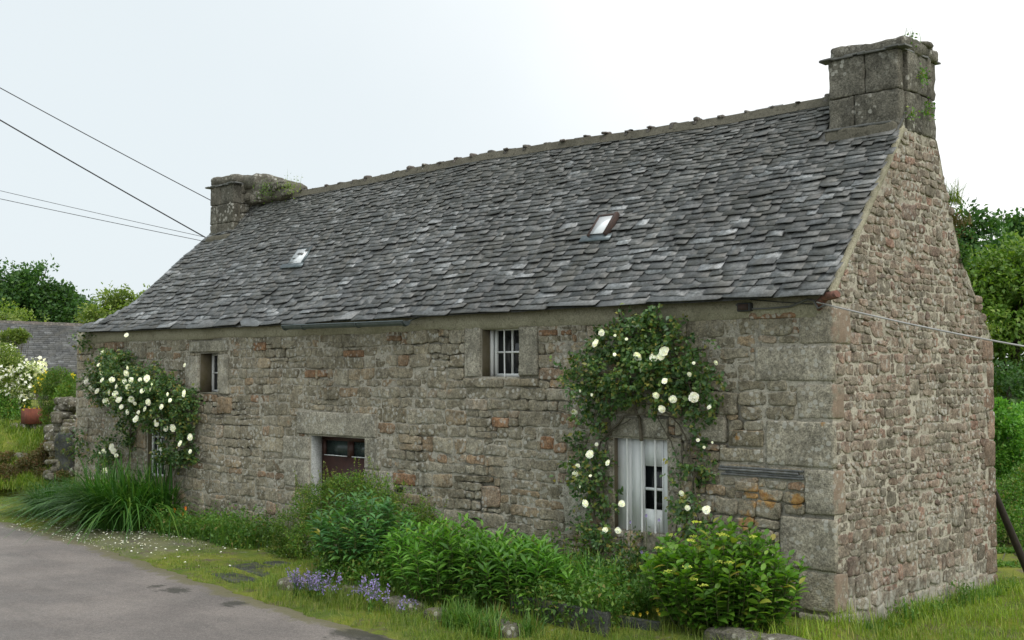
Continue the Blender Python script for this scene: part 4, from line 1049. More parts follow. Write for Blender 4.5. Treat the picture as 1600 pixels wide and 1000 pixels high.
LB = [(165,585,24,.4),(190,578,26,.45),(195,600,30,.5),(230,600,32,.5),(258,618,32,.5),(285,638,24,.4),(210,630,28,.5),(158,612,18,.3),(180,560,14,.25),(245,645,24,.4),(150,590,14,.3),(297,620,16,.3),(283,668,20,.3),(280,700,20,.3),(290,716,12,.2),(265,715,12,.25),(172,702,13,.25),(158,714,10,.2),(200,660,16,.3),(200,690,10,.2)]
CL = [([(262,800,-.3),(266,740,-.15),(262,690,-.1),(235,650,-.2),(215,620,-.3)], .018), ([(270,800,-.35),(272,740,-.2),(275,690,-.15),(270,650,-.2)], .012), ([(195,760,-.2),(203,700,-.1),(205,650,-.2),(200,610,-.3)], .018), ([(288,640,-.1),(290,600,-.1),(288,572,-.1)], .006), ([(197,560,-.1),(198,523,-.1)], .005)]
climbing_rose('climbing rose thick with small white blooms at the far left end of the wall', onY(210, 790, -.2), LB, CL, BL2, 23000, .060, 60)

# --- planted bed
clump('leafy_perennial', 'dark green broad leaved perennial clump in front of the brown door', 'perennial', setz([onZ(566, 903, .1)])[0], .78, .42, 1.0, 95, .155, MT['phlox'], .30, T_LANCE, 18, rz=0, lmin=.30)
clump('leafy_perennial', 'bright green lance leaved clump between the door shrub and the long grass', 'perennial', setz([onZ(700, 936, .1)])[0], .86, .44, .80, 150, .175, MT['lily'], .22, T_LANCE, 16, lmin=.2, flat=.1)
clump('leafy_perennial', 'low bright green lance leaved clump beside the tufted grass', 'perennial', setz([onZ(800, 950, .1)])[0], .66, .40, .72, 105, .17, MT['lily'], .22, T_LANCE, 20, lmin=.2, flat=.05)
hy, tops = clump('hydrangea', 'large yellow green hydrangea with lime flower heads at the near corner', 'hydrangea', setz([onZ(1128, 998, .1)])[0], .70, .52, 1.0, 190, .115, MT['hyd'], .52, T_BROAD, 20, lmin=.12, dome=.42)
tops.sort(key=lambda t: t[0][1]-t[0][2]*1.2); 
for tip, r in [t for i, t in enumerate(tops[:52]) if i % 4 == 0]:
    m = M(); n = 46; a = RNG.uniform(0, 6.28, n); q = np.sqrt(RNG.uniform(0, 1, n))*.045; P = tip+np.stack([q*np.cos(a), q*np.sin(a), .03-q*.2], 1); scatter(m, T_LEAF, P, rdir(n, .3), .016, .014); m.build('flower_head', MT['limehead'], hy)
def bush(name, lab, cat, base, blobs, n, leaf, mat, T=T_LEAF, lw=.5, stems=26, group=None, thr=-.25, sc=4, shell=.4, up=.3, stem='stem'):
    base = np.array(base, float); e = empty(name, base, lab, cat, group); m = M(); mt = M()
    P, d = crown_pts(blobs, n, shell); k = thin(P, sc, thr); P = P[k]; d = d[k]
    zmin = np.array([H(q[0], q[1])+.01 for q in P]); P[:, 2] = np.maximum(P[:, 2], zmin)
    L = leaf*RNG.uniform(.6, 1.3, len(P)); scatter(m, T, P, d*.5+rdir(len(P), up)*.8, L, L*lw, jit=.6)
    for i in range(stems):
        t = P[RNG.integers(len(P))]; b = base+np.array([*RNG.normal(0, .1, 2), 0])+(t-base)*np.array([.35, .35, 0]); b[2] = H(b[0], b[1])
        tube(mt, [b, (b+t)/2+RNG.normal(0, .02, 3), t], [.009, .006, .003], 4, cap=False)
    mt.build(stem, MT['cane'], e)['kind'] = 'stuff'; m.build('foliage', mat, e); return e
def bY(px, py, rpx, Y, yr=.3, zs=1.):
    rpx *= 1.12; py -= 4
    c = onY(px, py, Y); r = rpx/FPX*depth(c); return (c, np.array([r*1.35, yr, r*zs]))
# twiggy shrub by the door: small leaves, upright shoots
sb = [bY(545,790,42,-.5,.3),(bY(500,800,36,-.55,.3)),(bY(465,830,34,-.6,.3)),(bY(600,790,38,-.5,.28)),(bY(645,815,32,-.5,.26)),(bY(448,858,30,-.65,.3)),(bY(570,765,24,-.45,.2)),(bY(525,765,20,-.45,.2)),(bY(675,825,18,-.45,.2)),(bY(480,780,16,-.45,.2)),(bY(490,850,36,-.7,.3))]
e = bush('garden_shrub', 'fine leaved yellow green shrub growing across the brown door', 'shrub', onZ(540, 885), sb, 30000, .040, MT['shrub'], lw=.42, thr=-.12, sc=5, shell=.1)
m = M(); ms2 = M()
for _ in range(90):
    b = sb[RNG.integers(len(sb))]; p = b[0]+rdir(1)[0]*b[1]*.8; ln = RNG.uniform(.15, .34); d = np.array([RNG.normal(0, .22), RNG.normal(-.05, .15), 1.])
    n = int(ln*95); t = RNG.uniform(0, 1, n)[:, None]; scatter(m, T_LEAF, p+d*t*ln, rdir(n, .4), .03, .014); tube(ms2, [p, p+d*ln], [.003, .002], 4, cap=False)
m.build('new_growth', leaf_mat('new_growth_leaf', [(0, (.12, .19, .03)), (.7, (.19, .25, .045)), (1, (.26, .22, .06))]), e); ms2.build('twig', MT['stem'], e)['kind'] = 'stuff'
# strap leaved clumps on the left
def strap(lab, px, py, n, rx, ry, h, w=.02):
    base = onZ(px, py); e = empty('strap_leaf_clump', base, lab, 'daylily clump', 'strap leaved clumps at the far corner'); m = M()
    a = RNG.uniform(0, 6.28, n); r = np.sqrt(RNG.uniform(0, 1, n)); B = np.stack([base[0]+rx*.7*r*np.cos(a), base[1]+ry*.7*r*np.sin(a), np.zeros(n)], 1); setz(B)
    ln = np.stack([np.cos(a)*r*.6+RNG.normal(-.10, .45, n), np.sin(a)*r*.4+RNG.normal(-.4, .35, n)], 1)
    blades(m, B, h*RNG.uniform(.6, 1.15, n), w*RNG.uniform(.7, 1.3, n), ln, 7, .95); m.build('foliage', MT['strap'], e); return e
strap('large clump of long arching strap leaves under the left rose', 172, 825, 1000, 1.15, .45, 1.35, .032)
strap('arching strap leaves below the tall narrow window', 235, 822, 620, .8, .40, 1.3, .030)
strap('smaller clump of arching strap leaves at the far left corner', 86, 806, 900, .62, .5, .85, .026)
# weeds along the wall foot, right of the left rose
def weedpatch(name, lab, cat, px0, px1, y0, y1, n, h, mat='weed', flowers=None, group='weeds at the foot of the wall', leaf=.06):
    xa = onY(px0, 860, -.3)[0]; xb = onY(px1, 860, -.3)[0]; e = empty(name, ((xa+xb)/2, (y0+y1)/2, 0), lab, cat, group); m = M()
    B = setz(gpos(n//6, xa, xb, y0, y1)); hh = np.array([h*(.45+.8*abs(noise.noise(Vector((b[0]*2.5, b[1]*2, 1))))*1.5) for b in B])
    blades(m, B, hh*RNG.uniform(.5, 1.2, len(B)), .009, RNG.normal(0, .35, (len(B), 2)), 4)
    i = RNG.integers(len(B), size=n); P = B[i].copy(); P[:, 2] += hh[i]*RNG.uniform(.05, 1., n); P += RNG.normal(0, .03, (n, 3)); P[:, 2] = np.maximum(P[:, 2], .02); P[:, 1] = np.minimum(P[:, 1], -.05)
    L = leaf*RNG.uniform(.4, 1.2, n); scatter(m, T_LEAF, P, rdir(n, .3), L, L*.5, jit=.6); m.build('foliage', MT[mat], e)
    for (px, py, fm, s) in flowers or ():
        p = onY(px, py, y0*.6+y1*.4); q = M(); 
        tube(q, [(p[0], p[1], 0), p], .003, 4); q.build('stem', MT['stem'], e); q = M(); n5 = 6; a = np.arange(n5)*2*math.pi/n5
        scatter(q, T_LEAF, np.tile(p, (n5, 1)), np.stack([np.cos(a), np.full(n5, -.7), np.sin(a)], 1), s, s*.6, jit=.1); q.build('flower', MT[fm], e)
    return e
weedpatch('weed_patch', 'low weeds with orange flowers between the left rose and the door shrub', 'weeds', 262, 345, -.8, -.08, 5000, .44, flowers=[(274,797,'orangep',.05),(291,794,'orangep',.05),(287,803,'orangep',.04)])
weedpatch('weed_patch', 'yellowing low weeds just left of the door shrub', 'weeds', 345, 432, -.8, -.08, 5200, .46, flowers=[(404,845,'orangep',.035),(409,850,'orangep',.03)])
weedpatch('weed_patch', 'dark tangled weeds below the barred low window', 'weeds', 925, 1070, -.75, -.10, 6500, .52, 'rose', group=None, flowers=[(1010,805,'purple',.03),(985,815,'purple',.03),(1030,812,'purple',.028),(1003,862,'purple',.03),(870,858,'purple',.03)])
weedpatch('weed_patch', 'mixed weeds and grass along the front edge of the planted bed', 'weeds', 630, 905, -1.85, -1.25, 8500, .42, group=None, leaf=.06)
weedpatch('weed_patch', 'weeds filling the bed between perennials and the wall', 'weeds', 700, 930, -.9, -.15, 5200, .5, group=None, leaf=.07)
# feathery red-green spike plants left of window foot
weedpatch('weed_patch', 'russet stemmed weeds against the wall left of the low window', 'weeds', 875, 935, -.5, -.10, 1400, .45, 'heath', group=None, leaf=.035)
weedpatch('weed_patch', 'leafy weeds in front of the hydrangea with yellow buttercups', 'weeds', 935, 1090, -1.75, -1.05, 8500, .40, 'weed', group=None, flowers=[(974,948,'yellow',.03),(990,958,'yellow',.03),(1001,960,'yellow',.028),(1028,953,'yellow',.03),(1031,959,'yellow',.026),(1012,957,'yellow',.026)])
# tufted long grass in the bed
def grass_tuft(name, lab, px, py, n, rx, ry, h, w, kind_group, mat='grass', lean=.45):
    b = onZ(px, py, .1); e = empty(name, b, lab, 'grass tuft', kind_group); m = M(); k = max(3, n//26)
    C_ = np.stack([b[0]+RNG.uniform(-rx, rx, k), b[1]+RNG.uniform(-ry, ry, k), np.zeros(k)], 1); i = RNG.integers(k, size=n); B = C_[i]+np.concatenate([RNG.normal(0, .05, (n, 2)), np.zeros((n, 1))], 1); setz(B)
    blades(m, B, h*RNG.uniform(.45, 1.15, n), w*RNG.uniform(.6, 1.3, n), RNG.normal(0, lean, (n, 2)), 5, .8); m.build('foliage', MT[mat], e); return e
grass_tuft('grass_tuft', 'broad bladed tufted grass left of the barred window', 872, 938, 1900, .78, .26, .55, .016, None, 'lily')
grass_tuft('grass_tuft', 'taller grass between lance leaved clump and slate kerb', 762, 975, 900, .5, .2, .34, .011, None, 'weed')
grass_tuft('grass_tuft', 'grass growing behind the dark slate kerb', 955, 962, 700, .4, .15, .36, .011, None, 'lily')
# purple bellflowers
def bellflower(lab, px, py, w_, h_, n, spikes=12, grp='purple bellflowers along the verge'):
    b = onZ(px, py); e = empty('bellflower', b, lab, 'bellflower', grp); r = w_/FPX*depth(b); hh = h_/FPX*depth(b); m = M(); q = M()
    for i in range(spikes):
        p = b+np.array([RNG.uniform(-r, r)*1.3, RNG.uniform(-.12, .12), 0]); p[2] = H(p[0], p[1]); L = hh*RNG.uniform(.6, 1.05); d = np.array([RNG.normal(0, .25), RNG.normal(-.1, .2), 1])
        tube(m, [p, p+d*L], .003, 4, False); k = n//spikes; t = RNG.uniform(.35, 1, k)[:, None]; scatter(q, T_LEAF, p+d*t*L+RNG.normal(0, .014, (k, 3)), rdir(k), .028, .02)
        k = 10; t = RNG.uniform(0, .5, k)[:, None]; scatter(m, T_LEAF, p+d*t*L, rdir(k, .2), .05, .022)
    m.build('foliage', MT['weed'], e); q.build('flowers', MT['purple'], e)['kind'] = 'stuff'; return e
bellflower('dense purple bellflower mound at the left end of the bed', 492, 936, 30, 44, 900, 34)
bellflower('tall purple bellflower spike right of the terracotta coloured stone', 585, 958, 10, 58, 300, 9)
bellflower('small faded bellflower below the bright green clump', 640, 965, 8, 30, 70, 5)
bellflower('small pale bellflower beside the reddish stone', 560, 940, 8, 24, 70, 5)
# grass and moss over the verge
def on_verge(p): return p[:, 1] > np.array([road_edge(x)+.10*noise.noise(Vector((x*1.7, 0, 0)))+.05*noise.noise(Vector((x*6, 5, 0))) for x in p[:, 0]])-.03
m = M()
p = gpos(150000, -20, 1.5, -4.3, .1); p = p[on_verge(p)]
dens = np.array([noise.noise(Vector((q[0]*1.6, q[1]*1.6, 7)))+.35*noise.noise(Vector((q[0]*6, q[1]*6, 2))) for q in p])
bare = np.exp(-((p[:, 0]+12)**2/14+(p[:, 1]+1.4)**2/.5))
keep = dens-bare*.55 > RNG.uniform(-.55, .35, len(p)); p = setz(p[keep]); sz = .035+.05*np.clip(dens[keep]+.3, 0, 1)+.10*(p[:, 0] > -6.5)*np.clip((-p[:, 1]-1.1)*2, 0, 1)*np.clip((p[:, 1]+3.0)*2, 0, 1)
sz *= np.where(p[:, 0] < -8, .6, 1.)
blades(m, p, sz*RNG.uniform(.5, 1.4, len(p)), .005, RNG.normal(0, .45, (len(p), 2)), 3)
tag(m.build('verge_grass', MT['grass']), 'short yellow green grass between road and cottage', 'grass', kind='stuff')
m = M(); p = gpos(60000, .06, 6, -1.8, 9); p = setz(p); d_ = np.array([noise.noise(Vector((q[0]*1.3, q[1]*1.3, 3))) for q in p]); sz = .07+.10*np.clip(d_+.2, 0, 1)+.12*np.exp(-((p[:, 0]-.12)/.18)**2)*(p[:, 1] < 4)
blades(m, p, sz*RNG.uniform(.5, 1.4, len(p)), .007, RNG.normal(0, .4, (len(p), 2)), 3)
tag(m.build('lawn_grass', g_('lawn_blade', [(0, (.10, .16, .02)), (.5, (.17, .26, .026)), (.85, (.24, .32, .035)), (1, (.33, .31, .09))], .5, .35, .5)), 'longer lawn grass beside the gable', 'grass', kind='stuff')
# weeds at gable foot
e = empty('weed_patch', (.2, 1.8, 0), 'straggling weeds along the foot of the pink gable wall', 'weeds'); m = M(); n = 1700
B = gpos(n, .03, .30, .15, 3.9); setz(B); hh = np.array([.05+.5*max(0, noise.noise(Vector((b[1]*2.2, 3, 1)))) for b in B]); P = B.copy(); P[:, 2] += hh*RNG.uniform(0, 1, n)
L = RNG.uniform(.02, .06, n); scatter(m, T_LEAF, P, rdir(n, .2), L, L*.5); blades(m, B[:500], hh[:500]+.1, .008, RNG.normal(0, .3, (500, 2)), 4); m.build('foliage', MT['weed'], e)
# fallen petals
m = M(); n = 800; p = gpos(n, -15, -6, -2.3, -.5); p[:, 0] = RNG.normal(-12.2, 1.6, n); p = setz(p, .03); L = RNG.uniform(.02, .045, n); scatter(m, T_LEAF, p, rdir(n, 0, .1), L, L*.8, jit=.2)
tag(m.build('fallen_petals', MT['petal']), 'white rose petals fallen on the verge below the left rose', 'petals', kind='stuff')

# --- stones about the bed
def rock(name, lab, cat, c, s, r, amp, rot=0, mat='rock', group=None, ns=4, step=.06):
    m = M(); block(m, (0, 0, 0), s, r, amp, step, ns, rot); o = m.build(name, MT[mat], smooth=True); o.location = tuple(float(x) for x in c); tag(o, lab, cat, group); return o
p = onZ(1190, 990, .30); rock('stone_block', 'large grey stone block in front of the hydrangea', 'stone', p+np.array([.0, .0, -.17]), (1.05, .34, .34), .07, .03)
p = onZ(905, 992, .05); rock('slate_kerb', 'long dark slate slab on edge retaining the tufted grass', 'kerb stone', p+np.array([-.30, .04, .12]), (1.35, .07, .30), .015, .012, rot=-.05, mat='wetslate')
p = onZ(990, 1000, .05); rock('slate_kerb', 'short dark slate slab on edge next to buttercups', 'kerb stone', p+np.array([.05, .02, .08]), (.5, .07, .26), .015, .012, rot=.08, mat='wetslate')
for (px, py, sx, sz_, lab, mt) in ((549, 912, .26, .1, 'small reddish flat stone under the dark perennial', 'gable'), (498, 907, .16, .13, 'small pale round stone beside the bellflower mound', 'rock'), (455, 918, .42, .2, 'mossy boulder at the left end of the bed', 'rock'), (625, 950, .55, .2, 'wide mossy bed edging stone right of the bellflower spike', 'rock'), (700, 968, .6, .2, 'mossy bed edging stone hidden in grass', 'rock'), (560, 925, .5, .16, 'low mossy stone below the reddish one', 'rock'), (780, 985, .5, .18, 'dark bed edging stone left of the slate slab', 'rock')):
    p = onZ(px, py, .05); rock('edging_stone', lab, 'stone', (p[0], p[1]+.05, .035), (sx, .24, sz_), .06, .03, RNG.uniform(-.2, .2), mt, 'stones edging the bed')
for k, (px, py, sx, sy) in enumerate(((405, 893, 1.0, .42), (365, 905, .7, .32), (440, 885, .5, .3))):
    p = onZ(px, py); rock('flagstone', ('long dark wet flagstone in the moss', 'narrow wet flagstone nearest the road', 'flagstone touching the door shrub')[k], 'flagstone', (p[0], p[1], .012), (sx, sy, .06), .03, .018, -.12, 'wetslate', 'flagstones set in the verge')

# ================= LEFT BACKGROUND
def gD(px, py, D, dz=0): p = atD(px, py, D); return p
# dry stone wall stub against the house
e = empty('dry_stone_wall', (L_-1.2, 1.2, 0), 'tumbled dry stone wall meeting the far left corner', 'dry stone wall'); m = M(); r = random.Random(9)
for (px, py, D, n, sp) in ((108, 640, 25.5, 26, 14), (105, 668, 25.2, 30, 16), (104, 700, 25, 26, 17), (100, 730, 24.8, 22, 20)):
    for k in range(n):
        c = atD(px+r.uniform(-sp, sp*.9), py+r.uniform(-16, 16), D+r.uniform(-.2, .8)); block(m, c, (r.uniform(.18, .42), r.uniform(.2, .35), r.uniform(.09, .2)), .05, .025, .06, 5, r.uniform(-.5, .5))
m.build('stones', MT['rock'], e, smooth=True)['kind'] = 'stuff'
p = atD(100, 700, 24.7); rock('standing_slab', 'upright bluish slate slab against the dry stone wall', 'stone', (p[0], p[1], p[2]-.1), (.46, .16, .85), .07, .05, .2, 'wetslate')
# mound rocks
for k, (px, py, D, s, lab) in enumerate(((25, 722, 26.5, (.75, .4, .4), 'pale boulder low on the heath mound'), (22, 712, 26.8, (.6, .4, .2), 'flat boulder lying on the pale boulder'), (28, 671, 28.5, (.65, .4, .3), 'boulder beneath the dark bush'), (62, 665, 28.5, (.75, .4, .28), 'boulder beneath the rusty box'), (44, 665, 28.4, (.4, .3, .35), 'small boulder between two larger ones'), (77, 683, 26.5, (.25, .2, .15), 'small white stone above the slab'), (85, 672, 27.0, (.6, .4, .25), 'boulder at the top of the slope near the wall'))):
    p = atD(px, py, D); rock('boulder', lab, 'boulder', p, s, .12, .06, RNG.uniform(-.4, .4), group='boulders on the mound', ns=3)
# mound vegetation
def patch(name, lab, cat, lst, n, leaf, mat, **k):
    B = [bl(*q) for q in lst]; c = B[0][0]; return bush(name, lab, cat, (c[0], c[1], H(c[0], c[1])), B, n, leaf, MT[mat], **k)
# earth bank itself
m = M(); V = []; cols = 30; P0 = []
for i in range(cols+1):
    px = -60+i*5.6
    prof = [(763, 24.8), (745, 25.3), (722, 26.2), (700, 27.0), (680, 27.8), (668, 28.6), (655, 29.5), (650, 31.5)]
    for j, (py, D) in enumerate(prof):
        t = i/cols; yy = py+(-6 if j > 1 else 0)*math.sin(t*5)+8*noise.noise(Vector((i*.35, j*.9, 2))); 
        q = atD(px, yy, D); V.append(q if j else (q[0], q[1], -.1))
nj = 8; m.add(V, [(i*nj+j, (i+1)*nj+j, (i+1)*nj+j+1, i*nj+j+1) for i in range(cols) for j in range(nj-1)])
tag(m.build('bank', MT['ground'], smooth=True), kind='structure')
patch('heath_bush', 'russet heather cushion spreading over the mound', 'heather', [(60, 712, 26, 25.9, .5), (85, 700, 22, 25.7, .6), (30, 745, 24, 25.0, .5), (70, 738, 24, 25.0, .5), (5, 735, 20, 25.2, .5), (92, 722, 16, 25.0, .6), (45, 725, 20, 25.5, .5), (15, 715, 18, 25.9, .5), (100, 742, 14, 24.6, .5), (-15, 750, 24, 25.0, .5)], 20000, .05, 'heath', thr=-.1, sc=2.2)
grass_tuft_e = empty('grass_tuft', atD(15, 712, 26.9), 'bright grass on the slope of the mound at the left edge', 'grass tuft'); m = M(); n = 22000
t = RNG.uniform(0, 1, n); pxx = RNG.uniform(-50, 110, n); B = np.array([atD(a, 662+b*98+RNG.normal(0, 3), 28.5-b*3.9) for a, b in zip(pxx, t)]); blades(m, B-np.array([0, 0, .05]), .16*RNG.uniform(.5, 1.4, n), .014, RNG.normal(0, .4, (n, 2)), 3); m.build('foliage', MT['grass'], grass_tuft_e)
patch('garden_bush', 'dark green bush left of the rusty box', 'bush', [(12, 660, 26, 29.2), (20, 642, 20, 29.5), (-10, 640, 28, 29.5), (0, 690, 16, 28.6), (35, 634, 14, 30)], 9000, .07, 'weed', thr=-.2, sc=2)
patch('garden_bush', 'brownish green bush between white flowers and cottage corner', 'bush', [(92, 598, 24, 27.5), (108, 620, 22, 27), (82, 625, 20, 27.4), (105, 590, 16, 27.2), (80, 650, 16, 27.6), (100, 648, 16, 27)], 14000, .05, 'shrub', thr=-.2, sc=2)
wf = patch('flowering_shrub', 'shrub smothered in small white flowers at the left edge', 'flowering shrub', [(18, 590, 30, 30), (-15, 580, 40, 30.5), (42, 588, 22, 30), (10, 560, 22, 30.2), (30, 612, 22, 29.8), (58, 572, 14, 30), (62, 600, 12, 30)], 15000, .07, 'tree_y', thr=-.3, sc=2)
P, d = crown_pts([bl(18, 590, 30, 30), bl(-15, 580, 40, 30.5), bl(42, 588, 24, 30), bl(10, 560, 22, 30.2), bl(30, 612, 20, 29.8), bl(60, 572, 12, 30)], 2400, 1.); k = thin(P, 1.3, -.12, 5); m = M(); scatter(m, T_LEAF, P[k], rdir(k.sum()), .10, .10); m.build('flowers', MT['petal'], wf)['kind'] = 'stuff'
yf = patch('flowering_shrub', 'small yellow flowered shrub beside the white one', 'flowering shrub', [(70, 597, 13, 28.5), (62, 606, 10, 28.5)], 2600, .05, 'tree_y')
P, d = crown_pts([bl(70, 590, 10, 28.4), bl(115, 588, 5, 27), bl(62, 603, 8, 28.4)], 34, 1.); m = M(); scatter(m, T_LEAF, P, rdir(len(P)), .09, .08); m.build('flowers', MT['yellow'], yf)['kind'] = 'stuff'
patch('garden_bush', 'feathery bright green bush against the slate roof at the left edge', 'bush', [(15, 532, 16, 31), (30, 526, 12, 31), (-8, 535, 16, 31), (42, 527, 6, 31)], 3600, .08, 'tree_y', thr=-.15, sc=2)
# rusty planter box with yellow flowers
p = atD(55, 650, 28.3); e = empty('planter_box', p-np.array([0, 0, .2]), 'rusty red metal box planted with yellow flowers on the mound', 'planter'); m = M(); s_ = .23
for dx, dy, w1, w2 in ((0, -s_, .46, .02), (0, s_, .46, .02), (-s_, 0, .02, .46), (s_, 0, .02, .46)): box(m, p+np.array([dx, dy, 0]), (w1+.018, w2, .36))
m.build('box', MT['redrust'], e); m = M(); box(m, p+np.array([0, 0, .12]), (.43, .43, .02)); m.build('soil', MT['wood'], e)
m = M(); n = 26; P = p+np.array([.05, -.1, .14])+RNG.normal(0, 1, (n, 3))*np.array([.11, .09, .05]); scatter(m, T_LEAF, P, rdir(n, .4), .07, .06); m.build('flowers', MT['yellow'], e)['kind'] = 'stuff'
# long slate roofed outbuilding behind
bw = empty('outbuilding', atD(40, 575, 40)*np.array([1, 1, 0]), 'long low outbuilding with a weathered slate roof behind the garden', 'outbuilding')
A = atD(-260, 494, 40); B_ = atD(190, 512, 41); A2 = atD(-260, 588, 37.8); B2 = atD(190, 584, 38.8)
A[2] = (A[2]+0); nU, nV = 120, 16; m = M(); sr = random.Random(6)
for j in range(24):
    t0 = 1-j/24; t1 = max(0, 1-(j+1.8)/24); x = 0.
    while x < 1.:
        w_ = sr.uniform(.018, .032); x1 = min(1, x+w_); jit = sr.uniform(-.004, .004); off_ = np.array([0, -.03, .05])
        def Q(s, t): return (A*(1-s)+B_*s)*(1-t)+(A2*(1-s)+B2*s)*t
        m.add([Q(x+.0005, t0+jit)+off_+np.array([0, 0, sr.uniform(0, .03)]), Q(x1-.0005, t0+jit)+off_, Q(x1-.0005, t1), Q(x+.0005, t1)]+[Q(x, t0+jit), Q(x1, t0+jit)], [(0, 1, 2, 3), (0, 4, 5, 1)]); x = x1
m.build('roof', slate_mat('old_dark_slate', .6), bw)
m = M(); V = []; nrm = np.array([A2[0]-A[0], A2[1]-A[1], 0]); nrm /= np.linalg.norm(nrm)
for s in np.linspace(0, 1, 60):
    c = A*(1-s)+B_*s; V += [c+np.array([0, 0, -.12])+nrm*.15, c+np.array([0, 0, .08+.02*sr.random()])+nrm*.04, c+np.array([0, 0, .08])-nrm*.1, c-nrm*.25+np.array([0, 0, -.15])]
m.add(V, [(4*i+k, 4*i+4+k, 4*i+5+k, 4*i+1+k) for i in range(59) for k in range(3)]); m.build('ridge', MT['ridge'], bw)
m = M(); m.add([A2-nrm*.3, B2-nrm*.3, (B2-nrm*.3)*np.array([1, 1, 0]), (A2-nrm*.3)*np.array([1, 1, 0])], [(0, 1, 2, 3)])
bk = [(A*2-A2)*np.array([1, 1, 0])+A2*np.array([0, 0, 1]), (B_*2-B2)*np.array([1, 1, 0])+B2*np.array([0, 0, 1])]; m.add([A, B_, bk[1], bk[0]], [(0, 1, 2, 3)]); m.add([bk[0], bk[1], bk[1]*np.array([1, 1, 0]), bk[0]*np.array([1, 1, 0])], [(0, 1, 2, 3)])
m.add([B2-nrm*.3, B_, bk[1], bk[1]*np.array([1, 1, 0]), (B2-nrm*.3)*np.array([1, 1, 0])], [(0, 1, 2, 3, 4)]); m.build('wall', MT['rock'], bw)
# trees on the left
def gb(px, D): p = atD(px, 600, D); return np.array([p[0], p[1], H(p[0], p[1])])
tree('broadleaf_tree', 'large dark green tree with upright shoots above the slate outbuilding', 'tree', gb(45, 55), 3., [bl(30, 480, 36, 55), bl(75, 484, 32, 55), bl(-15, 478, 40, 56), bl(108, 488, 20, 56), bl(60, 460, 24, 55), bl(20, 452, 17, 55), bl(14, 434, 8, 55, 2.0), bl(43, 440, 7, 55, 2.2), bl(66, 436, 7, 55, 2.4), bl(95, 468, 13, 55), bl(130, 490, 8, 56), bl(19, 414, 3, 55, 2.5), bl(74, 420, 3.5, 55, 2.5), bl(40, 505, 45, 55), bl(100, 505, 40, 55)], 42000, .19, MT['tree_d'], thr=-.16, sc=.9, lw=.7)
tree('broadleaf_tree', 'small yellow green tree behind the left end of the roof', 'tree', gb(185, 50), 2.5, [bl(180, 492, 26, 50), bl(205, 480, 18, 50), bl(160, 500, 20, 50), bl(220, 475, 14, 50), bl(190, 510, 25, 50)], 16000, .16, MT['tree_y'], thr=-.1, sc=1.1, tr=.12)
tree('hedge_tree', 'yellowish low tree at the left edge above the outbuilding ridge', 'tree', gb(10, 46), 2., [bl(8, 500, 22, 46, .7), bl(-25, 500, 25, 46, .8), bl(35, 505, 14, 46, .6)], 7000, .14, MT['tree_y'], thr=-.15, tr=.1)

# ================= RIGHT BACKGROUND
tree('broadleaf_tree', 'big bright green rounded tree right of the gable', 'tree', gb(1580, 26), 2.2, [bl(1590, 480, 75, 26), bl(1640, 450, 70, 26.5), bl(1560, 520, 50, 26), bl(1550, 450, 40, 26.5), bl(1600, 430, 38, 26), bl(1570, 600, 55, 27)], 46000, .12, MT['tree_b'], thr=-.12, sc=1.3, lw=.6)
tree('broadleaf_tree', 'darker taller tree just behind the gable shoulder', 'tree', gb(1520, 33), 3., [bl(1512, 372, 28, 33), bl(1530, 400, 34, 33), bl(1500, 395, 30, 33.5), bl(1515, 350, 16, 33), bl(1520, 430, 40, 33)], 19000, .15, MT['tree_d'], thr=-.1, sc=1.2, lw=.65)
tree('broadleaf_tree', 'distant dark tree behind the big bright tree', 'tree', gb(1590, 40), 3., [bl(1575, 385, 26, 40), bl(1598, 375, 26, 40), bl(1630, 380, 36, 40), bl(1555, 400, 20, 40)], 16000, .17, MT['tree_d'], thr=-.1, sc=1.2, lw=.65)
B = []
for k in range(46):
    a = -2.6+k*.115; r_ = 95+12*math.sin(k*1.7); x_, y_ = CAMP[0]+r_*math.cos(math.atan2(.717, -.697)-a*.9+.15), CAMP[1]+r_*math.sin(math.atan2(.717, -.697)-a*.9+.15)
    B.append((np.array([x_, y_, 1.6]), np.array([6.5, 6.5, 3.6+1.2*math.sin(k*2.3)])))
p, d = crown_pts(B, 900, .9); P, d2 = crown_pts([(q, np.array([1.6, 1.6, 1.1])) for q in p], 30000, .5); P[:, 2] = np.abs(P[:, 2]); m = M(); scatter(m, T_LEAF, P, d2+rdir(len(P)), .55, .4, jit=.7)
tag(m.build('distant_woods', MT['tree_d']), 'low distant wood closing the view behind the fields', 'wood', kind='stuff')
for px, D, s_, lab in ((1700, 30, 60, 'rounded tree at the field edge well right of the cottage'), (1830, 36, 70, 'spreading tree farther right along the field edge')):
    tree('broadleaf_tree', lab, 'tree', gb(px, D), 2.4, [bl(px, 500, s_, D), bl(px+50, 530, s_*.8, D), bl(px-50, 540, s_*.8, D), bl(px, 450, s_*.6, D)], 16000, .2, MT['tree_d'], thr=-.1, sc=1.1)
def hedge(lab, lst, n, leaf, mat, **k): return patch('hedge_bush', lab, 'hedge bush', lst, n, leaf, mat, **k)
hedge('tall dark green hedge behind the gable corner', [(1570, 640, 70, 24.5), (1620, 660, 80, 24), (1560, 760, 60, 23), (1620, 780, 75, 22.5), (1570, 840, 55, 22), (1640, 870, 60, 21), (1520, 700, 60, 25), (1700, 760, 80, 22), (1780, 800, 80, 21), (1870, 830, 80, 20)], 26000, .12, 'tree_d', group=None, thr=-.3, sc=1.6)
hedge('bright green leafy bush close behind the gable corner', [(1566, 665, 32, 19), (1588, 700, 34, 19), (1560, 720, 28, 19), (1600, 660, 26, 19.3), (1560, 640, 16, 19)], 16000, .07, 'lily', thr=-.2, sc=3)
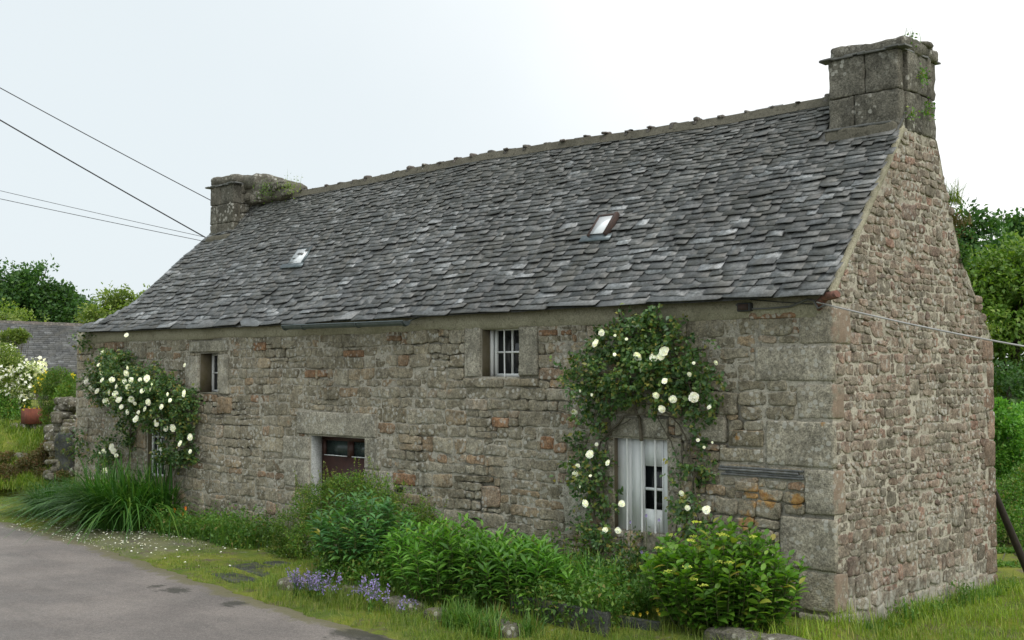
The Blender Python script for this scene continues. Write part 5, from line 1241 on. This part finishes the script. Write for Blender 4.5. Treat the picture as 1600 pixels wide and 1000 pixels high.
hedge('fine leaved green bush behind the leaning pole', [(1575, 780, 35, 18), (1605, 830, 40, 17.5), (1560, 830, 28, 17.8), (1570, 880, 26, 17.2), (1610, 760, 34, 18.2), (1610, 890, 24, 17), (1558, 895, 20, 15.9), (1590, 905, 24, 15.9), (1630, 900, 30, 15.9), (1668, 890, 30, 16.2)], 16000, .05, 'weed', thr=-.25, sc=3)
m = M(); p0 = atD(1546, 752, 14.52); p1 = onZ(1614, 912, -.03); d = p1-p0; tube(m, [p0-d*.02, p0+d*.5, p0+d*1.02], [.040, .046, .050], 8); tag(m.build('leaning_pole', MT['wood'], smooth=True), 'dark wooden pole leaning against the rear of the gable', 'pole')

# plants on the masonry
def tuftP(name, lab, cat, c, n, h, w, mat, spread=.08, lean=.5, leaves=0, lf=.035, group='plants growing on the masonry'):
    c = np.array(c, float); e = empty(name, c, lab, cat, group); m = M(); B = c+RNG.normal(0, 1, (n, 3))*np.array([spread, spread, .01])
    if n: blades(m, B, h*RNG.uniform(.3, 1.2, n), w, RNG.normal(0, lean, (n, 2)), 4)
    if leaves: P = c+RNG.normal(0, 1, (leaves, 3))*np.array([spread, spread, spread]); L = lf*RNG.uniform(.5, 1.3, leaves); scatter(m, T_LEAF, P, rdir(leaves, .2), L, L*.7)
    m.build('foliage', MT[mat], e); return e
tuftP('chimney_weed', 'grassy tuft on top of the right chimney', 'weed', onX(1420, 66, -.02), 34, .22, .006, 'weed', .05, leaves=60)
tuftP('chimney_weed', 'trailing leafy weed high on the side of the right chimney', 'weed', onX(1438, 118, .05), 0, 0, 0, 'weed', .05, leaves=120)
tuftP('chimney_weed', 'lower weed on the side of the right chimney', 'weed', onX(1448, 172, .05), 0, 0, 0, 'weed', .05, leaves=110)
tuftP('chimney_weed', 'small weed below the chimney cap corner', 'weed', onX(1424, 178, .05), 0, 0, 0, 'shrub', .035, leaves=60)
tuftP('chimney_weed', 'leafy green weed on the ridge side of the left chimney', 'weed', onY(418, 297, 1.6), 6, .3, .008, 'tree_b', .09, leaves=220)
tuftP('chimney_weed', 'yellowish weed with thin spikes at the ridge beside the left chimney', 'weed', onY(453, 293, 1.62), 10, .35, .006, 'tree_y', .09, .15, leaves=160)
tuftP('gable_weed', 'long dry grass tuft hanging on the rear slope of the gable', 'grass tuft', onX(1482, 318, -.1), 170, .36, .008, 'grass', .09, .7, leaves=120)
tuftP('gable_weed', 'brownish moss and grass below the dry tuft', 'grass tuft', onX(1491, 352, -.05), 160, .2, .008, 'heath', .09, .6, leaves=260)
tuftP('gable_weed', 'small ivy patch on the gable shoulder', 'ivy', onX(1499, 400, -.03), 0, 0, 0, 'tree_d', .07, leaves=330, lf=.06)
tuftP('gable_weed', 'moss tuft low on the rear gable edge', 'moss', onX(1539, 515, -.05), 130, .14, .008, 'grass', .08, .6, leaves=150)
tuftP('wall_fern', 'dark ivy sprig on the far left corner of the wall', 'ivy', onY(125, 695, -.08), 0, 0, 0, 'rose', .14, leaves=260, lf=.07)
tuftP('wall_fern', 'dark ivy under the eaves at the far left corner', 'ivy', onY(136, 535, -.06), 0, 0, 0, 'rose', .13, leaves=260, lf=.07)

# ================= CABLES
def wire(lab, pts, r, mat='wire', sag=0., group='overhead wires on the left', name='overhead_wire'):
    P = []
    for i in range(len(pts)-1):
        a, b = np.array(pts[i]), np.array(pts[i+1]); n = 24
        for k in range(n+(i == len(pts)-2)):
            t = k/n; P.append(a+(b-a)*t-np.array([0, 0, sag*4*t*(1-t)]))
    m = M(); tube(m, P, r, 6); tag(m.build(name, MT[mat], smooth=True), lab, 'cable', group)
def far(px, py, qx, qy, D0, D1):   # from left beyond the frame to the house
    k = -900; y = py+(qy-py)*(k-px)/(qx-px); return [atD(k, y, D0), atD(qx, qy, D1)]
wire('uppermost wire running to the left chimney', far(0, 128, 337, 317, 17, 23.6), .009, sag=.12)
wire('thicker second wire meeting the roof below the left chimney', far(0, 180, 321, 371, 17, 24), .013, sag=.10)
wire('thin third wire running low to the roof', far(0, 290, 318, 370, 25, 24.6), .006, sag=.14)
wire('thin lowest wire running to the roof', far(0, 305, 314, 376, 25, 24.6), .007, sag=.10)
wire('pale cable running from the eaves across the gable to the right', [onY(1276, 472, -.12), atD(1600, 541, 10.8), atD(1760, 583, 10.2)], .0095, 'cable', .02, None, 'service_cable')
wire('grey cable along the wall from the junction box to the clay pipe', [onY(1150, 476, -.05), onY(1163, 483, -.05), onY(1200, 482, -.05), onY(1235, 479, -.05), onY(1262, 468, -.06), onY(1272, 470, -.1), onY(1278, 482, -.1), onY(1290, 476, -.1)], .011, 'gcable', 0, None, 'wall_cable')
wire('thin black cable tucked under the eaves beside the clay pipe', [onY(1172, 468, -.04), onY(1220, 472, -.04), onY(1270, 475, -.06)], .006, 'wire', 0, None, 'wall_cable')
p = onY(1164, 480, -.06); e = empty('junction_box', p, 'small dark junction box under the eaves', 'junction box'); m = M(); block(m, p, (.16, .07, .09), .012, .002, .04); m.build('box', MT['wire'], e, smooth=True); m = M(); box(m, p-np.array([0, .04, 0]), (.12, .012, .06)); m.build('cover', MT['rust'], e)
